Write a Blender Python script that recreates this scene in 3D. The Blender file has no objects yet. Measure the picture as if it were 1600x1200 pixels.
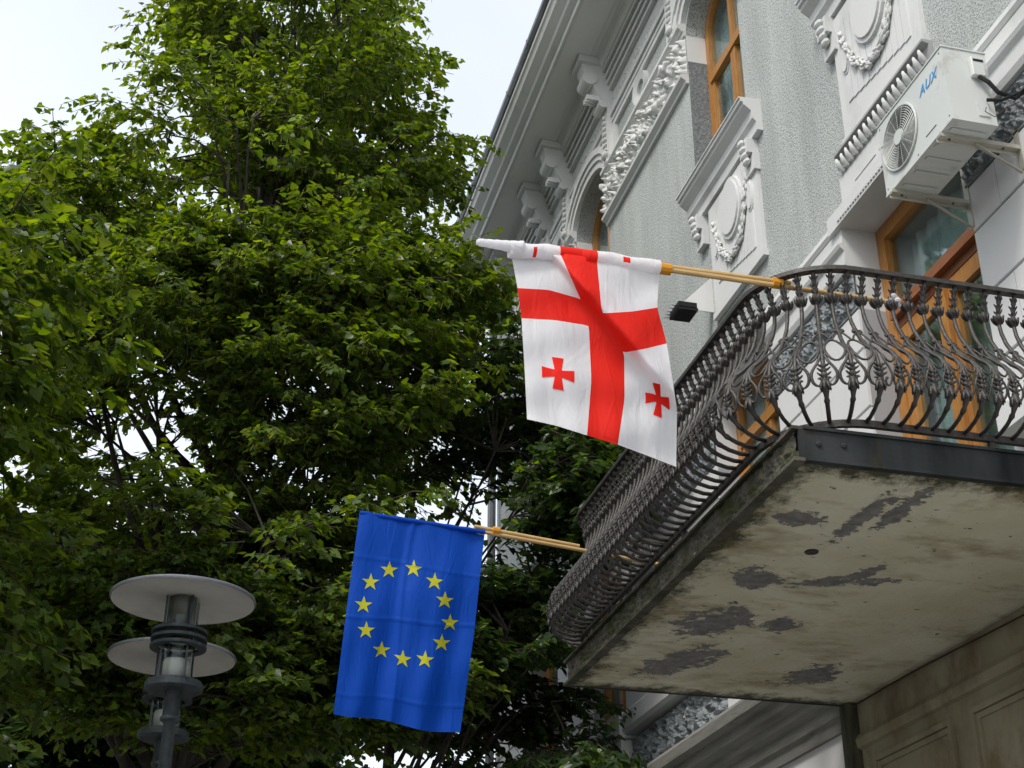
import bpy, math, random
import numpy as np
from mathutils import Matrix, Vector, noise
R_ = random.Random(7)
NR = np.random.default_rng(11)
C = bpy.context.scene.collection
S = bpy.context.scene
PI = math.pi
CAM = Vector((0, 4.2, 1.6))

# ------------------------------------------------------------------ camera
cam = bpy.data.cameras.new('camera'); camo = bpy.data.objects.new('camera', cam); C.objects.link(camo)
right = Vector((-0.24503128, -0.96951356, 0.00176939))
down = Vector((0.44987788, -0.11531675, -0.88561388))
fwd = Vector((0.8588187, -0.2162071, 0.46441892))
m = Matrix((right, -down, -fwd)).transposed().to_4x4(); m.translation = CAM
camo.matrix_world = m
cam.sensor_width = 36; cam.lens = 36 * 2260.93 / 1600; cam.clip_end = 3000; cam.clip_start = 0.05
S.camera = camo

# ------------------------------------------------------------------ world, sun, exposure
SUN_EL, SUN_AZ = math.radians(52), math.radians(128)      # azimuth measured from +X towards +Y
w = bpy.data.worlds.new('World'); S.world = w; w.use_nodes = True
nt = w.node_tree; nt.nodes.clear()
sky = nt.nodes.new('ShaderNodeTexSky'); sky.sky_type = 'NISHITA'; sky.sun_disc = False
sky.sun_elevation = SUN_EL; sky.sun_rotation = math.radians(90) - SUN_AZ; sky.air_density = 1.2; sky.dust_density = 4
bg1 = nt.nodes.new('ShaderNodeBackground'); bg1.inputs[1].default_value = 0.06
bg2 = nt.nodes.new('ShaderNodeBackground'); bg2.inputs[0].default_value = (0.93, 0.96, 1.0, 1); bg2.inputs[1].default_value = 0.62
tc = nt.nodes.new('ShaderNodeTexCoord'); cn = nt.nodes.new('ShaderNodeTexNoise'); cn.inputs['Scale'].default_value = 2.2; cn.inputs['Detail'].default_value = 4
mr = nt.nodes.new('ShaderNodeMapRange'); mr.inputs['From Min'].default_value = .3; mr.inputs['From Max'].default_value = .7
mr.inputs['To Min'].default_value = .52; mr.inputs['To Max'].default_value = .70
nt.links.new(tc.outputs['Generated'], cn.inputs['Vector']); nt.links.new(cn.outputs['Fac'], mr.inputs['Value']); nt.links.new(mr.outputs[0], bg2.inputs[1])
add = nt.nodes.new('ShaderNodeAddShader'); wo = nt.nodes.new('ShaderNodeOutputWorld')
nt.links.new(sky.outputs[0], bg1.inputs[0]); nt.links.new(bg1.outputs[0], add.inputs[0]); nt.links.new(bg2.outputs[0], add.inputs[1])
nt.links.new(add.outputs[0], wo.inputs[0])
sl = bpy.data.lights.new('sun', 'SUN'); sl.energy = 1.5; sl.angle = math.radians(14); sl.color = (1, .965, .9)
so = bpy.data.objects.new('sun', sl); C.objects.link(so)
sd = Vector((math.cos(SUN_EL) * math.cos(SUN_AZ), math.cos(SUN_EL) * math.sin(SUN_AZ), math.sin(SUN_EL)))
so.rotation_euler = sd.to_track_quat('Z', 'Y').to_euler()
S.view_settings.view_transform = 'Standard'; S.view_settings.look = 'None'; S.view_settings.gamma = 1
S.view_settings.use_curve_mapping = False; S.view_settings.exposure = 0.58

# ------------------------------------------------------------------ helpers
def link(name, me, mat=None, parent=None, loc=None, M=None):
    o = bpy.data.objects.new(name, me); C.objects.link(o)
    if mat is not None and me is not None:
        if isinstance(mat, (list, tuple)):
            for q in mat: me.materials.append(q)
        elif len(me.materials) == 0: me.materials.append(mat)
    if parent is not None: o.parent = parent
    if M is not None: o.matrix_local = M
    elif loc is not None: o.location = loc
    return o
def tag(o, label=None, cat=None, group=None, kind=None):
    if label: o['label'] = label
    if cat: o['category'] = cat
    if group: o['group'] = group
    if kind: o['kind'] = kind
    return o
def empty(name, loc=(0, 0, 0), **k):
    o = bpy.data.objects.new(name, None); C.objects.link(o); o.location = loc; o.empty_display_size = .1
    return tag(o, **k)

class MB:
    def __init__(s): s.v = []; s.f = []; s.mi = []; s.cur = 0
    def face(s, *ix): s.f.append(ix); s.mi.append(s.cur)
    def box(s, x0, x1, y0, y1, z0, z1):
        if x0 > x1: x0, x1 = x1, x0
        if y0 > y1: y0, y1 = y1, y0
        n = len(s.v)
        s.v += [(x0,y0,z0),(x1,y0,z0),(x1,y1,z0),(x0,y1,z0),(x0,y0,z1),(x1,y0,z1),(x1,y1,z1),(x0,y1,z1)]
        for f in ((0,3,2,1),(4,5,6,7),(0,1,5,4),(1,2,6,5),(2,3,7,6),(3,0,4,7)): s.face(*[n+i for i in f])
        return s
    def tube(s, pts, r, n=6, cap=True, up=None):
        pts = [Vector(p) for p in pts]; k = len(pts)
        rr = r if isinstance(r, (list, tuple)) else [r] * k
        base = len(s.v); prev = None
        for i, p in enumerate(pts):
            t = (pts[min(i+1, k-1)] - pts[max(i-1, 0)]).normalized()
            if prev is None:
                a = Vector(up) if up else (Vector((0,0,1)) if abs(t.z) < .9 else Vector((1,0,0)))
            else: a = prev
            a = (a - t * a.dot(t))
            a = a.normalized() if a.length > 1e-6 else t.orthogonal().normalized()
            prev = a; b = t.cross(a)
            for j in range(n):
                q = 2*PI*j/n
                s.v.append(tuple(p + (a*math.cos(q) + b*math.sin(q)) * rr[i]))
        for i in range(k-1):
            for j in range(n):
                s.face(base+i*n+j, base+i*n+(j+1)%n, base+(i+1)*n+(j+1)%n, base+(i+1)*n+j)
        if cap:
            s.face(*[base+j for j in range(n)][::-1]); s.face(*[base+(k-1)*n+j for j in range(n)])
        return s
    def lathe(s, prof, n=24, c=(0,0,0)):
        base = len(s.v)
        for r, z in prof:
            for j in range(n):
                q = 2*PI*j/n; s.v.append((c[0]+r*math.cos(q), c[1]+r*math.sin(q), c[2]+z))
        for i in range(len(prof)-1):
            for j in range(n):
                s.face(base+i*n+j, base+i*n+(j+1)%n, base+(i+1)*n+(j+1)%n, base+(i+1)*n+j)
        return s
    def prism(s, poly, x0, x1, ax='x'):     # poly of (y,z) extruded along x  (or (x,z) along y)
        n = len(s.v); k = len(poly)
        for x in (x0, x1):
            for a, b in poly: s.v.append((x, a, b) if ax == 'x' else (a, x, b))
        for i in range(k): s.face(n+i, n+(i+1)%k, n+k+(i+1)%k, n+k+i)
        s.face(*[n+i for i in range(k)][::-1]); s.face(*[n+k+i for i in range(k)])
        return s
    def ell(s, c, r, M=None, n=8, m_=5):
        base = len(s.v); c = Vector(c)
        for i in range(m_+1):
            th = PI*i/m_
            for j in range(n):
                q = 2*PI*j/n
                p = Vector((r[0]*math.sin(th)*math.cos(q), r[1]*math.sin(th)*math.sin(q), r[2]*math.cos(th)))
                if M is not None: p = M @ p
                s.v.append(tuple(c+p))
        for i in range(m_):
            for j in range(n):
                s.face(base+i*n+j, base+(i+1)*n+j, base+(i+1)*n+(j+1)%n, base+i*n+(j+1)%n)
        return s
    def mesh(s, name, smooth=False):
        me = bpy.data.meshes.new(name); me.from_pydata(s.v, [], s.f)
        if any(s.mi): me.polygons.foreach_set('material_index', s.mi)
        if smooth: me.polygons.foreach_set('use_smooth', [True]*len(me.polygons))
        me.update(); return me
    def islands(s):
        par = list(range(len(s.v)))
        def fnd(a):
            while par[a] != a: par[a] = par[par[a]]; a = par[a]
            return a
        for f in s.f:
            r0 = fnd(f[0])
            for q in f[1:]: par[fnd(q)] = r0
        out = {}
        for k, f in enumerate(s.f): out.setdefault(fnd(f[0]), []).append(k)
        res = []
        for ks in out.values():
            m2 = MB(); mp = {}
            for k in ks:
                ix = []
                for q in s.f[k]:
                    if q not in mp: mp[q] = len(m2.v); m2.v.append(s.v[q])
                    ix.append(mp[q])
                m2.f.append(tuple(ix)); m2.mi.append(s.mi[k])
            res.append(m2)
        return res
    def build(s, name, mat, parent=None, smooth=False, M=None, loc=None):
        return link(name, s.mesh(name, smooth), mat, parent, loc, M)
def box(name, mat, parent, *a, bev=0):
    b = MB().box(*a)
    o = b.build(name, mat, parent)
    if bev:
        md = o.modifiers.new('bevel', 'BEVEL'); md.width = bev; md.segments = 2; md.limit_method = 'ANGLE'
    return o

# ------------------------------------------------------------------ materials
def mat(name, col, rough=.8, metal=0, var=None, scale=4, bump=0, bscale=60, spec=.3, detail=6, dirt=None, dscale=1.2, dthr=(.5, .75), stretch=None):
    m_ = bpy.data.materials.new(name); m_.use_nodes = True; t = m_.node_tree; N = t.nodes; L = t.links
    p = N['Principled BSDF']; p.inputs['Roughness'].default_value = rough; p.inputs['Metallic'].default_value = metal
    p.inputs['Specular IOR Level'].default_value = spec
    co = N.new('ShaderNodeNewGeometry'); src = co.outputs['Position']
    if stretch:
        mp = N.new('ShaderNodeVectorMath'); mp.operation = 'MULTIPLY'; mp.inputs[1].default_value = stretch
        L.new(src, mp.inputs[0]); vs = mp.outputs[0]
    else: vs = src
    out = None
    if var:
        n = N.new('ShaderNodeTexNoise'); n.inputs['Scale'].default_value = scale; n.inputs['Detail'].default_value = detail; L.new(vs, n.inputs['Vector'])
        r = N.new('ShaderNodeValToRGB'); r.color_ramp.elements[0].position = .32; r.color_ramp.elements[1].position = .68
        r.color_ramp.elements[0].color = (*col, 1); r.color_ramp.elements[1].color = (*var, 1); L.new(n.outputs['Fac'], r.inputs[0]); out = r.outputs[0]
    else:
        rgb = N.new('ShaderNodeRGB'); rgb.outputs[0].default_value = (*col, 1); out = rgb.outputs[0]
    if dirt:
        n2 = N.new('ShaderNodeTexNoise'); n2.inputs['Scale'].default_value = dscale; n2.inputs['Detail'].default_value = 9; n2.inputs['Roughness'].default_value = .65; L.new(vs, n2.inputs['Vector'])
        mr = N.new('ShaderNodeMapRange'); mr.inputs['From Min'].default_value = dthr[0]; mr.inputs['From Max'].default_value = dthr[1]; L.new(n2.outputs['Fac'], mr.inputs['Value'])
        mx = N.new('ShaderNodeMix'); mx.data_type = 'RGBA'; L.new(mr.outputs[0], mx.inputs['Factor']); L.new(out, mx.inputs['A']); mx.inputs['B'].default_value = (*dirt, 1); out = mx.outputs['Result']
    L.new(out, p.inputs['Base Color'])
    if bump:
        n3 = N.new('ShaderNodeTexNoise'); n3.inputs['Scale'].default_value = bscale; n3.inputs['Detail'].default_value = 4; L.new(src, n3.inputs['Vector'])
        b = N.new('ShaderNodeBump'); b.inputs['Strength'].default_value = min(1, bump); b.inputs['Distance'].default_value = .004 * max(1, bump)
        L.new(n3.outputs['Fac'], b.inputs['Height']); L.new(b.outputs[0], p.inputs['Normal'])
    return m_
M_WHITE = mat('painted_stucco', (.60, .615, .61), .75, var=(.66, .67, .665), scale=1.5, bump=.35, bscale=90, dirt=(.40, .42, .40), dscale=1.6, dthr=(.56, .8), stretch=(1, 1, .45))
M_BLOCK = mat('painted_ashlar', (.63, .64, .645), .7, var=(.68, .69, .69), scale=2.2, bump=.25, bscale=60, dirt=(.42, .42, .44), dscale=1.1, dthr=(.58, .85))
M_ORN = mat('white_plaster_relief', (.58, .595, .585), .8, var=(.65, .66, .65), scale=3, bump=.5, bscale=70, dirt=(.33, .34, .32), dscale=5, dthr=(.55, .8))
M_VERM = mat('dark_vermiculated_plaster', (.15, .17, .18), .85, var=(.27, .295, .31), scale=14, bump=1, bscale=80)
M_SOF = mat('soffit_paint', (.66, .665, .655), .85, var=(.71, .71, .70), scale=1.2, bump=.2, dirt=(.36, .37, .36), dscale=.9, dthr=(.55, .9))
M_GROOVE = mat('joint_shadow_paint', (.33, .34, .36), .9)
M_IRON = mat('wrought_iron', (.040, .037, .035), .45, .3, var=(.075, .070, .065), scale=30, bump=.8, bscale=140, spec=.5)
M_WOOD = mat('varnished_wood', (.33, .135, .028), .42, var=(.46, .22, .055), scale=10, stretch=(9, 9, 1), bump=.15, spec=.5)
M_WOODD = mat('reddish_wood', (.20, .075, .035), .5, var=(.30, .12, .05), scale=10, stretch=(1, 9, 9), bump=.2)
M_POLE = mat('bamboo_pole', (.50, .32, .12), .45, var=(.60, .42, .19), scale=16, stretch=(3, .6, 3), spec=.5)
M_TIE = mat('orange_tape', (.62, .27, .02), .4)
M_AC = mat('enamelled_casing', (.56, .59, .57), .4, var=(.63, .66, .64), scale=1.5, dirt=(.34, .33, .27), dscale=6, dthr=(.56, .8), spec=.5)
M_BRK = mat('galvanised_bracket', (.40, .39, .33), .5, .2, var=(.50, .49, .43), scale=8, dirt=(.22, .10, .04), dscale=14, dthr=(.62, .72))
M_BLACK = mat('black_plastic', (.012, .012, .013), .5)
M_DARK = mat('dark_metal', (.035, .045, .05), .5, .3, var=(.07, .085, .09), scale=20, bump=.3)
M_LAMPW = mat('lamp_shade_white', (.62, .61, .56), .5, var=(.70, .69, .64), scale=6, dirt=(.36, .35, .32), dscale=3, dthr=(.5, .9))
M_CURT = mat('curtain_cloth', (.40, .45, .45), .9, var=(.52, .57, .58), scale=6, stretch=(8, 8, .4))
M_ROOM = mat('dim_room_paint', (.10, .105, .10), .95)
M_BLUE = mat('blue_letter_paint', (.05, .30, .62), .5)
M_CABLE = mat('brown_cable', (.05, .025, .012), .6)
M_ASPH = mat('asphalt', (.045, .045, .047), .9, var=(.06, .06, .06), scale=8, bump=.8, bscale=120)
M_PAVE = mat('pavement', (.17, .165, .155), .9, var=(.23, .22, .21), scale=3, bump=.6)
M_BARK = mat('linden_bark', (.035, .030, .025), .9, var=(.07, .06, .05), scale=12, bump=1.5, bscale=40)
M_ROOF = mat('zinc_gutter', (.16, .17, .19), .5, .4, var=(.24, .25, .27), scale=5)
M_STEEL = mat('rusty_channel_steel', (.014, .017, .018), .9, 0, var=(.05, .055, .058), scale=5, dirt=(.05, .045, .025), dscale=6, dthr=(.55, .7), stretch=(1, 1, .25), bump=.4, spec=.1)
M_MOSSY = mat('mossy_concrete_edge', (.05, .048, .04), .95, var=(.13, .125, .10), scale=11, bump=3, bscale=55, dirt=(.045, .055, .018), dscale=5, dthr=(.46, .62))

def roughcast():
    m_ = bpy.data.materials.new('roughcast'); m_.use_nodes = True; N = m_.node_tree.nodes; L = m_.node_tree.links; p = N['Principled BSDF']
    p.inputs['Roughness'].default_value = .95; p.inputs['Specular IOR Level'].default_value = .1
    g = N.new('ShaderNodeNewGeometry')
    v = N.new('ShaderNodeTexVoronoi'); v.inputs['Scale'].default_value = 95; L.new(g.outputs['Position'], v.inputs['Vector'])
    n = N.new('ShaderNodeTexNoise'); n.inputs['Scale'].default_value = 62; n.inputs['Detail'].default_value = 7; n.inputs['Roughness'].default_value = .7; L.new(g.outputs['Position'], n.inputs['Vector'])
    r = N.new('ShaderNodeValToRGB'); r.color_ramp.elements[0].position = .36; r.color_ramp.elements[1].position = .53
    r.color_ramp.elements[0].color = (.17, .19, .19, 1); r.color_ramp.elements[1].color = (.50, .53, .52, 1); L.new(n.outputs['Fac'], r.inputs[0])
    n2 = N.new('ShaderNodeTexNoise'); n2.inputs['Scale'].default_value = 1.0; n2.inputs['Detail'].default_value = 8; n2.inputs['Roughness'].default_value = .65; st = N.new('ShaderNodeVectorMath'); st.operation = 'MULTIPLY'; st.inputs[1].default_value = (2.4, 1, .45); L.new(g.outputs['Position'], st.inputs[0]); L.new(st.outputs[0], n2.inputs['Vector'])
    mr = N.new('ShaderNodeMapRange'); mr.inputs['From Min'].default_value = .3; mr.inputs['From Max'].default_value = .7; mr.inputs['To Min'].default_value = .80; mr.inputs['To Max'].default_value = 1.16; L.new(n2.outputs['Fac'], mr.inputs['Value'])
    mm = N.new('ShaderNodeVectorMath'); mm.operation = 'SCALE'; L.new(r.outputs[0], mm.inputs[0]); L.new(mr.outputs[0], mm.inputs['Scale']); L.new(mm.outputs[0], p.inputs['Base Color'])
    ad = N.new('ShaderNodeMath'); ad.operation = 'MULTIPLY_ADD'; ad.inputs[1].default_value = .8; L.new(v.outputs['Distance'], ad.inputs[0]); L.new(n.outputs['Fac'], ad.inputs[2])
    b = N.new('ShaderNodeBump'); b.inputs['Strength'].default_value = 1; b.inputs['Distance'].default_value = .005; L.new(ad.outputs[0], b.inputs['Height']); L.new(b.outputs[0], p.inputs['Normal'])
    return m_
M_ROUGH = roughcast()
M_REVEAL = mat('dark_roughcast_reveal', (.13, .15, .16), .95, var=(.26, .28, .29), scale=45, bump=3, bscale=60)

def plaster_under():      # underside of the slab: yellowed lime wash, bare grey patches, mould along the edges
    m_ = bpy.data.materials.new('stained_balcony_plaster'); m_.use_nodes = True; N = m_.node_tree.nodes; L = m_.node_tree.links; p = N['Principled BSDF']
    p.inputs['Roughness'].default_value = .9; p.inputs['Specular IOR Level'].default_value = .15
    g = N.new('ShaderNodeNewGeometry'); P = g.outputs['Position']
    def nz(sc, det=6, rough=.6, st=None):
        n = N.new('ShaderNodeTexNoise'); n.inputs['Scale'].default_value = sc; n.inputs['Detail'].default_value = det; n.inputs['Roughness'].default_value = rough
        if st:
            mu = N.new('ShaderNodeVectorMath'); mu.operation = 'MULTIPLY'; mu.inputs[1].default_value = st; L.new(P, mu.inputs[0]); L.new(mu.outputs[0], n.inputs['Vector'])
        else: L.new(P, n.inputs['Vector'])
        return n
    def mth(op, a, b=None, c=None):
        x = N.new('ShaderNodeMath'); x.operation = op
        for i, q in enumerate((a, b, c)):
            if q is None: continue
            if isinstance(q, (int, float)): x.inputs[i].default_value = q
            else: L.new(q, x.inputs[i])
        return x.outputs[0]
    def ramp(v, a, b):
        x = N.new('ShaderNodeMapRange'); x.inputs['From Min'].default_value = a; x.inputs['From Max'].default_value = b; L.new(v, x.inputs['Value']); return x.outputs[0]
    def mix(f, a, b):
        x = N.new('ShaderNodeMix'); x.data_type = 'RGBA'; L.new(f, x.inputs['Factor'])
        for nm, q in (('A', a), ('B', b)):
            if isinstance(q, tuple): x.inputs[nm].default_value = (*q, 1)
            else: L.new(q, x.inputs[nm])
        return x.outputs['Result']
    base = mix(ramp(nz(1.7, 8).outputs['Fac'], .35, .65), (.54, .53, .40), (.66, .66, .54))
    base = mix(mth('MULTIPLY', ramp(nz(3.2, 9, .7, (1, .45, 1)).outputs['Fac'], .50, .66), .75), base, (.23, .165, .075))
    base = mix(mth('MULTIPLY', ramp(nz(5, 9, .75, (.7, 1.6, 1)).outputs['Fac'], .60, .70), .5), base, (.60, .59, .54))
    sx = N.new('ShaderNodeSeparateXYZ'); L.new(P, sx.inputs[0])
    wob = nz(6.5, 10, .78); wob2 = nz(1.8, 4)
    d = None
    for (cx, cy, rx, ry, rot) in PATCHES:
        ax = mth('SUBTRACT', sx.outputs[0], cx); ay = mth('SUBTRACT', sx.outputs[1], cy)
        c_, s_ = math.cos(rot), math.sin(rot)
        u = mth('MULTIPLY', mth('ADD', mth('MULTIPLY', ax, c_), mth('MULTIPLY', ay, s_)), 1/rx)
        v = mth('MULTIPLY', mth('SUBTRACT', mth('MULTIPLY', ay, c_), mth('MULTIPLY', ax, s_)), 1/ry)
        q = mth('SQRT', mth('ADD', mth('MULTIPLY', u, u), mth('MULTIPLY', v, v)))
        d = q if d is None else mth('MINIMUM', d, q)
    dd = mth('ADD', mth('ADD', d, mth('MULTIPLY', mth('SUBTRACT', wob.outputs['Fac'], .5), 4.6)), mth('MULTIPLY', mth('SUBTRACT', nz(24, 8, .7, (1, .6, 1)).outputs['Fac'], .5), 2.4))
    pm = ramp(dd, 1.03, .95)
    grey = mix(ramp(nz(16, 5).outputs['Fac'], .35, .65), (.15, .15, .155), (.25, .245, .245))
    base = mix(pm, base, grey)
    specks = ramp(nz(26, 3, .5, (1, .5, 1)).outputs['Fac'], .705, .715)
    base = mix(specks, base, (.12, .12, .11))
    # mould along the three free edges
    e = mth('MINIMUM', mth('SUBTRACT', 1.845, sx.outputs[1]), mth('MINIMUM', mth('SUBTRACT', sx.outputs[0], 4.765), mth('SUBTRACT', 8.08, sx.outputs[0])))
    ee = mth('SUBTRACT', mth('MULTIPLY', e, 5.0), mth('MULTIPLY', mth('SUBTRACT', wob.outputs['Fac'], .42), 3.0))
    base = mix(mth('MULTIPLY', ramp(ee, .55, -.05), .93), base, (.035, .037, .016))
    L.new(base, p.inputs['Base Color'])
    b = N.new('ShaderNodeBump'); b.inputs['Strength'].default_value = .8; b.inputs['Distance'].default_value = .01
    hh = mth('SUBTRACT', mth('ADD', nz(30, 5).outputs['Fac'], nz(3, 5).outputs['Fac']), mth('MULTIPLY', pm, .6)); L.new(hh, b.inputs['Height']); L.new(b.outputs[0], p.inputs['Normal'])
    return m_
def glass(name, tint=(.30, .42, .42), refl=.35):
    m_ = bpy.data.materials.new(name); m_.use_nodes = True; N = m_.node_tree.nodes; L = m_.node_tree.links; N.clear()
    o = N.new('ShaderNodeOutputMaterial'); g = N.new('ShaderNodeBsdfGlossy'); g.inputs['Roughness'].default_value = .015; g.inputs['Color'].default_value = (.85, .95, .97, 1)
    t = N.new('ShaderNodeBsdfTransparent'); t.inputs[0].default_value = (*tint, 1)
    lw = N.new('ShaderNodeLayerWeight'); lw.inputs[0].default_value = .5; f = N.new('ShaderNodeMath'); f.operation = 'POWER'; f.inputs[1].default_value = 3.6; L.new(lw.outputs['Facing'], f.inputs[0])
    mm = N.new('ShaderNodeMath'); mm.operation = 'MULTIPLY_ADD'; mm.inputs[1].default_value = .85; mm.inputs[2].default_value = refl; mm.use_clamp = True
    x = N.new('ShaderNodeMixShader'); L.new(f.outputs[0], mm.inputs[0]); L.new(mm.outputs[0], x.inputs[0]); L.new(t.outputs[0], x.inputs[1]); L.new(g.outputs[0], x.inputs[2]); L.new(x.outputs[0], o.inputs[0])
    return m_
M_GLASS = glass('window_glass', (.84, .91, .91), .06)
M_LGLASS = glass('lamp_glass', (.75, .78, .76), .03)
def cloth(name, col, trans=.35, rough=.7, bump=True):
    m_ = bpy.data.materials.new(name); m_.use_nodes = True; N = m_.node_tree.nodes; L = m_.node_tree.links; p = N['Principled BSDF']
    p.inputs['Base Color'].default_value = (*col, 1); p.inputs['Roughness'].default_value = rough; p.inputs['Specular IOR Level'].default_value = .25
    t = N.new('ShaderNodeBsdfTranslucent'); t.inputs[0].default_value = (*col, 1); x = N.new('ShaderNodeMixShader'); x.inputs[0].default_value = trans
    L.new(p.outputs[0], x.inputs[1]); L.new(t.outputs[0], x.inputs[2]); L.new(x.outputs[0], N['Material Output'].inputs[0])
    g = N.new('ShaderNodeNewGeometry')
    n = N.new('ShaderNodeTexNoise'); n.inputs['Scale'].default_value = 7; n.inputs['Detail'].default_value = 3; n.inputs['Distortion'].default_value = 1.2
    mu = N.new('ShaderNodeVectorMath'); mu.operation = 'MULTIPLY'; mu.inputs[1].default_value = (1, 1.6, .5); L.new(g.outputs['Position'], mu.inputs[0]); L.new(mu.outputs[0], n.inputs['Vector'])
    v = N.new('ShaderNodeTexVoronoi'); v.feature = 'DISTANCE_TO_EDGE'; v.inputs['Scale'].default_value = 3; L.new(mu.outputs[0], v.inputs['Vector'])
    rg = N.new('ShaderNodeMapRange'); rg.inputs['From Max'].default_value = .03; rg.inputs['To Min'].default_value = .10; rg.inputs['To Max'].default_value = 0; L.new(v.outputs['Distance'], rg.inputs['Value'])
    ad = N.new('ShaderNodeMath'); ad.operation = 'ADD'; L.new(n.outputs['Fac'], ad.inputs[0]); L.new(rg.outputs[0], ad.inputs[1])
    b = N.new('ShaderNodeBump'); b.inputs['Strength'].default_value = .7; b.inputs['Distance'].default_value = .012; L.new(ad.outputs[0], b.inputs['Height'])
    L.new(b.outputs[0], p.inputs['Normal']); L.new(b.outputs[0], t.inputs['Normal'])
    return m_
M_FWHITE = cloth('white_flag_cloth', (.90, .90, .93), .42); M_FRED = cloth('red_flag_cloth', (.86, .022, .012), .34)
M_FBLUE = cloth('blue_flag_cloth', (.002, .082, .56), .38, .7); M_FYEL = cloth('yellow_print', (.62, .62, .03), .25)
def leafmat(name, c1, c2, c3):
    m_ = bpy.data.materials.new(name); m_.use_nodes = True; N = m_.node_tree.nodes; L = m_.node_tree.links; p = N['Principled BSDF']
    g = N.new('ShaderNodeNewGeometry'); r = N.new('ShaderNodeValToRGB'); L.new(g.outputs['Random Per Island'], r.inputs[0])
    r.color_ramp.elements[0].color = (*c1, 1); r.color_ramp.elements[1].color = (*c3, 1); e = r.color_ramp.elements.new(.5); e.color = (*c2, 1)
    L.new(r.outputs[0], p.inputs['Base Color']); p.inputs['Roughness'].default_value = .38; p.inputs['Specular IOR Level'].default_value = .5
    t = N.new('ShaderNodeBsdfTranslucent'); h = N.new('ShaderNodeHueSaturation'); h.inputs['Hue'].default_value = .475; h.inputs['Saturation'].default_value = 1.25; h.inputs['Value'].default_value = 2.0
    L.new(r.outputs[0], h.inputs['Color']); L.new(h.outputs[0], t.inputs[0])
    x = N.new('ShaderNodeMixShader'); x.inputs[0].default_value = .45; L.new(p.outputs[0], x.inputs[1]); L.new(t.outputs[0], x.inputs[2]); L.new(x.outputs[0], N['Material Output'].inputs[0])
    return m_
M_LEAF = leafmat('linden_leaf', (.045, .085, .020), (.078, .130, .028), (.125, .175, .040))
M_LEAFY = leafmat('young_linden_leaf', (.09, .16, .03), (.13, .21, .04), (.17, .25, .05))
M_LEAFD = leafmat('shade_toned_leaf', (.022, .045, .012), (.032, .062, .018), (.045, .085, .024))  # darker copy of the linden leaf, canopy shade put into its colour
M_BRACT = leafmat('linden_bract', (.15, .20, .05), (.20, .24, .07), (.26, .28, .10))

# ------------------------------------------------------------------ ground
link('ground', MB().box(-150, 1200, -600, 600, -.5, 0).mesh('ground'), M_ASPH)['kind'] = 'structure'
link('road', MB().box(-150, 400, 8.5, 16, .004, .008).mesh('road'), M_ASPH)['kind'] = 'structure'
link('pavement', MB().box(-150, 400, .0, 8.2, .012, .12).mesh('pavement'), M_PAVE)['kind'] = 'structure'
link('kerb', MB().box(-150, 400, 8.203, 8.35, .012, .14).mesh('kerb'), M_BLOCK)['kind'] = 'structure'

# ------------------------------------------------------------------ the house
XA, XB = -3.0, 17.5
SPLIT = {'wall', 'reveal', 'sash_bar', 'impost_band', 'architrave', 'gutter_clip', 'soffit', 'panel_frame', 'door_leaf', 'lintel_panel', 'fluting', 'leaf_moulding', 'cartouche', 'balcony_door'}
house = empty('town_house', (7, 0, 0), label='grey and white ornate facade with arched windows and a wide overhanging eave', cat='building')
HM = Matrix.Translation((-7, 0, 0))
def hp(name, mb, m_, parent=None, smooth=False):    # a part of the house, given in world coordinates
    if parent is None: parent = house
    if name in SPLIT:
        first = None
        for q in mb.islands():
            me = q.mesh(name, smooth); o = link(name, me, m_, parent); o.matrix_local = HM if parent is house else Matrix.Identity(4); first = first or o
        return first
    me = mb.mesh(name, smooth); o = link(name, me, m_, parent)
    o.matrix_local = HM if parent is house else Matrix.Identity(4)
    return o
LOW = [(2.3, 3.68), (6.0, 7.38), (8.70, 9.93), (12.40, 13.44), (14.65, 15.84)]
UPP = [(2.4, 3.56), (6.08, 7.24), (8.77, 9.93), (12.40, 13.60), (14.9, 16.1)]
def gaps(ops, a=XA, b=XB):
    out = []; x = a
    for o0, o1 in ops:
        if o0 > x: out.append((x, min(o0, b)))
        x = o1
    if x < b: out.append((x, b))
    return out
W0, W1 = -.55, 0.0
# ground floor
g_ = MB().box(XA, XB, W0, 0, 0, 4.30); hp('wall', g_, M_SOF)
# parapet zone
a_ = MB()
for x0, x1 in gaps([(6.0, 7.38)]): a_.box(x0, x1, W0, -.02, 4.30, 5.0)
hp('wall', a_, M_WHITE)
# backing of rusticated storey
a_ = MB()
for x0, x1 in gaps(LOW): a_.box(x0, x1, W0, -.022, 5.0, 6.46)
hp('wall', a_, M_GROOVE)
a_ = MB()
for x0, x1 in gaps(LOW): a_.box(x0, x1, W0, -.02, 6.46, 7.08)
a_.box(XA, XB, W0, -.02, 7.08, 7.2); hp('wall', a_, M_WHITE)
a_ = MB().box(XA, XB, W0, 0, 7.2, 9.05)
for x0, x1 in gaps(UPP): a_.box(x0, x1, W0, 0, 9.05, 10.93)
def arch_fill(mb, x0, x1, z0, rise, ztop, y0, y1, n=14):
    c = (x0+x1)/2; a = (x1-x0)/2
    for i in range(n):
        t0, t1 = PI*i/n, PI*(i+1)/n
        p0 = (c - a*math.cos(t0), z0 + rise*math.sin(t0)); p1 = (c - a*math.cos(t1), z0 + rise*math.sin(t1))
        mb.prism([(p0[0], p0[1]), (p1[0], p1[1]), (p1[0], ztop), (p0[0], ztop)], y0, y1, 'y')
for x0, x1 in gaps(UPP): a_.box(x0, x1, W0, 0, 10.93, 11.5)
for x0, x1 in UPP: arch_fill(a_, x0, x1, 10.93, .40, 11.5, W0, 0)
hp('wall', a_, M_ROUGH)
hp('wall', MB().box(XA, XB, W0, 0, 11.5, 12.6), M_WHITE)
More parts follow.
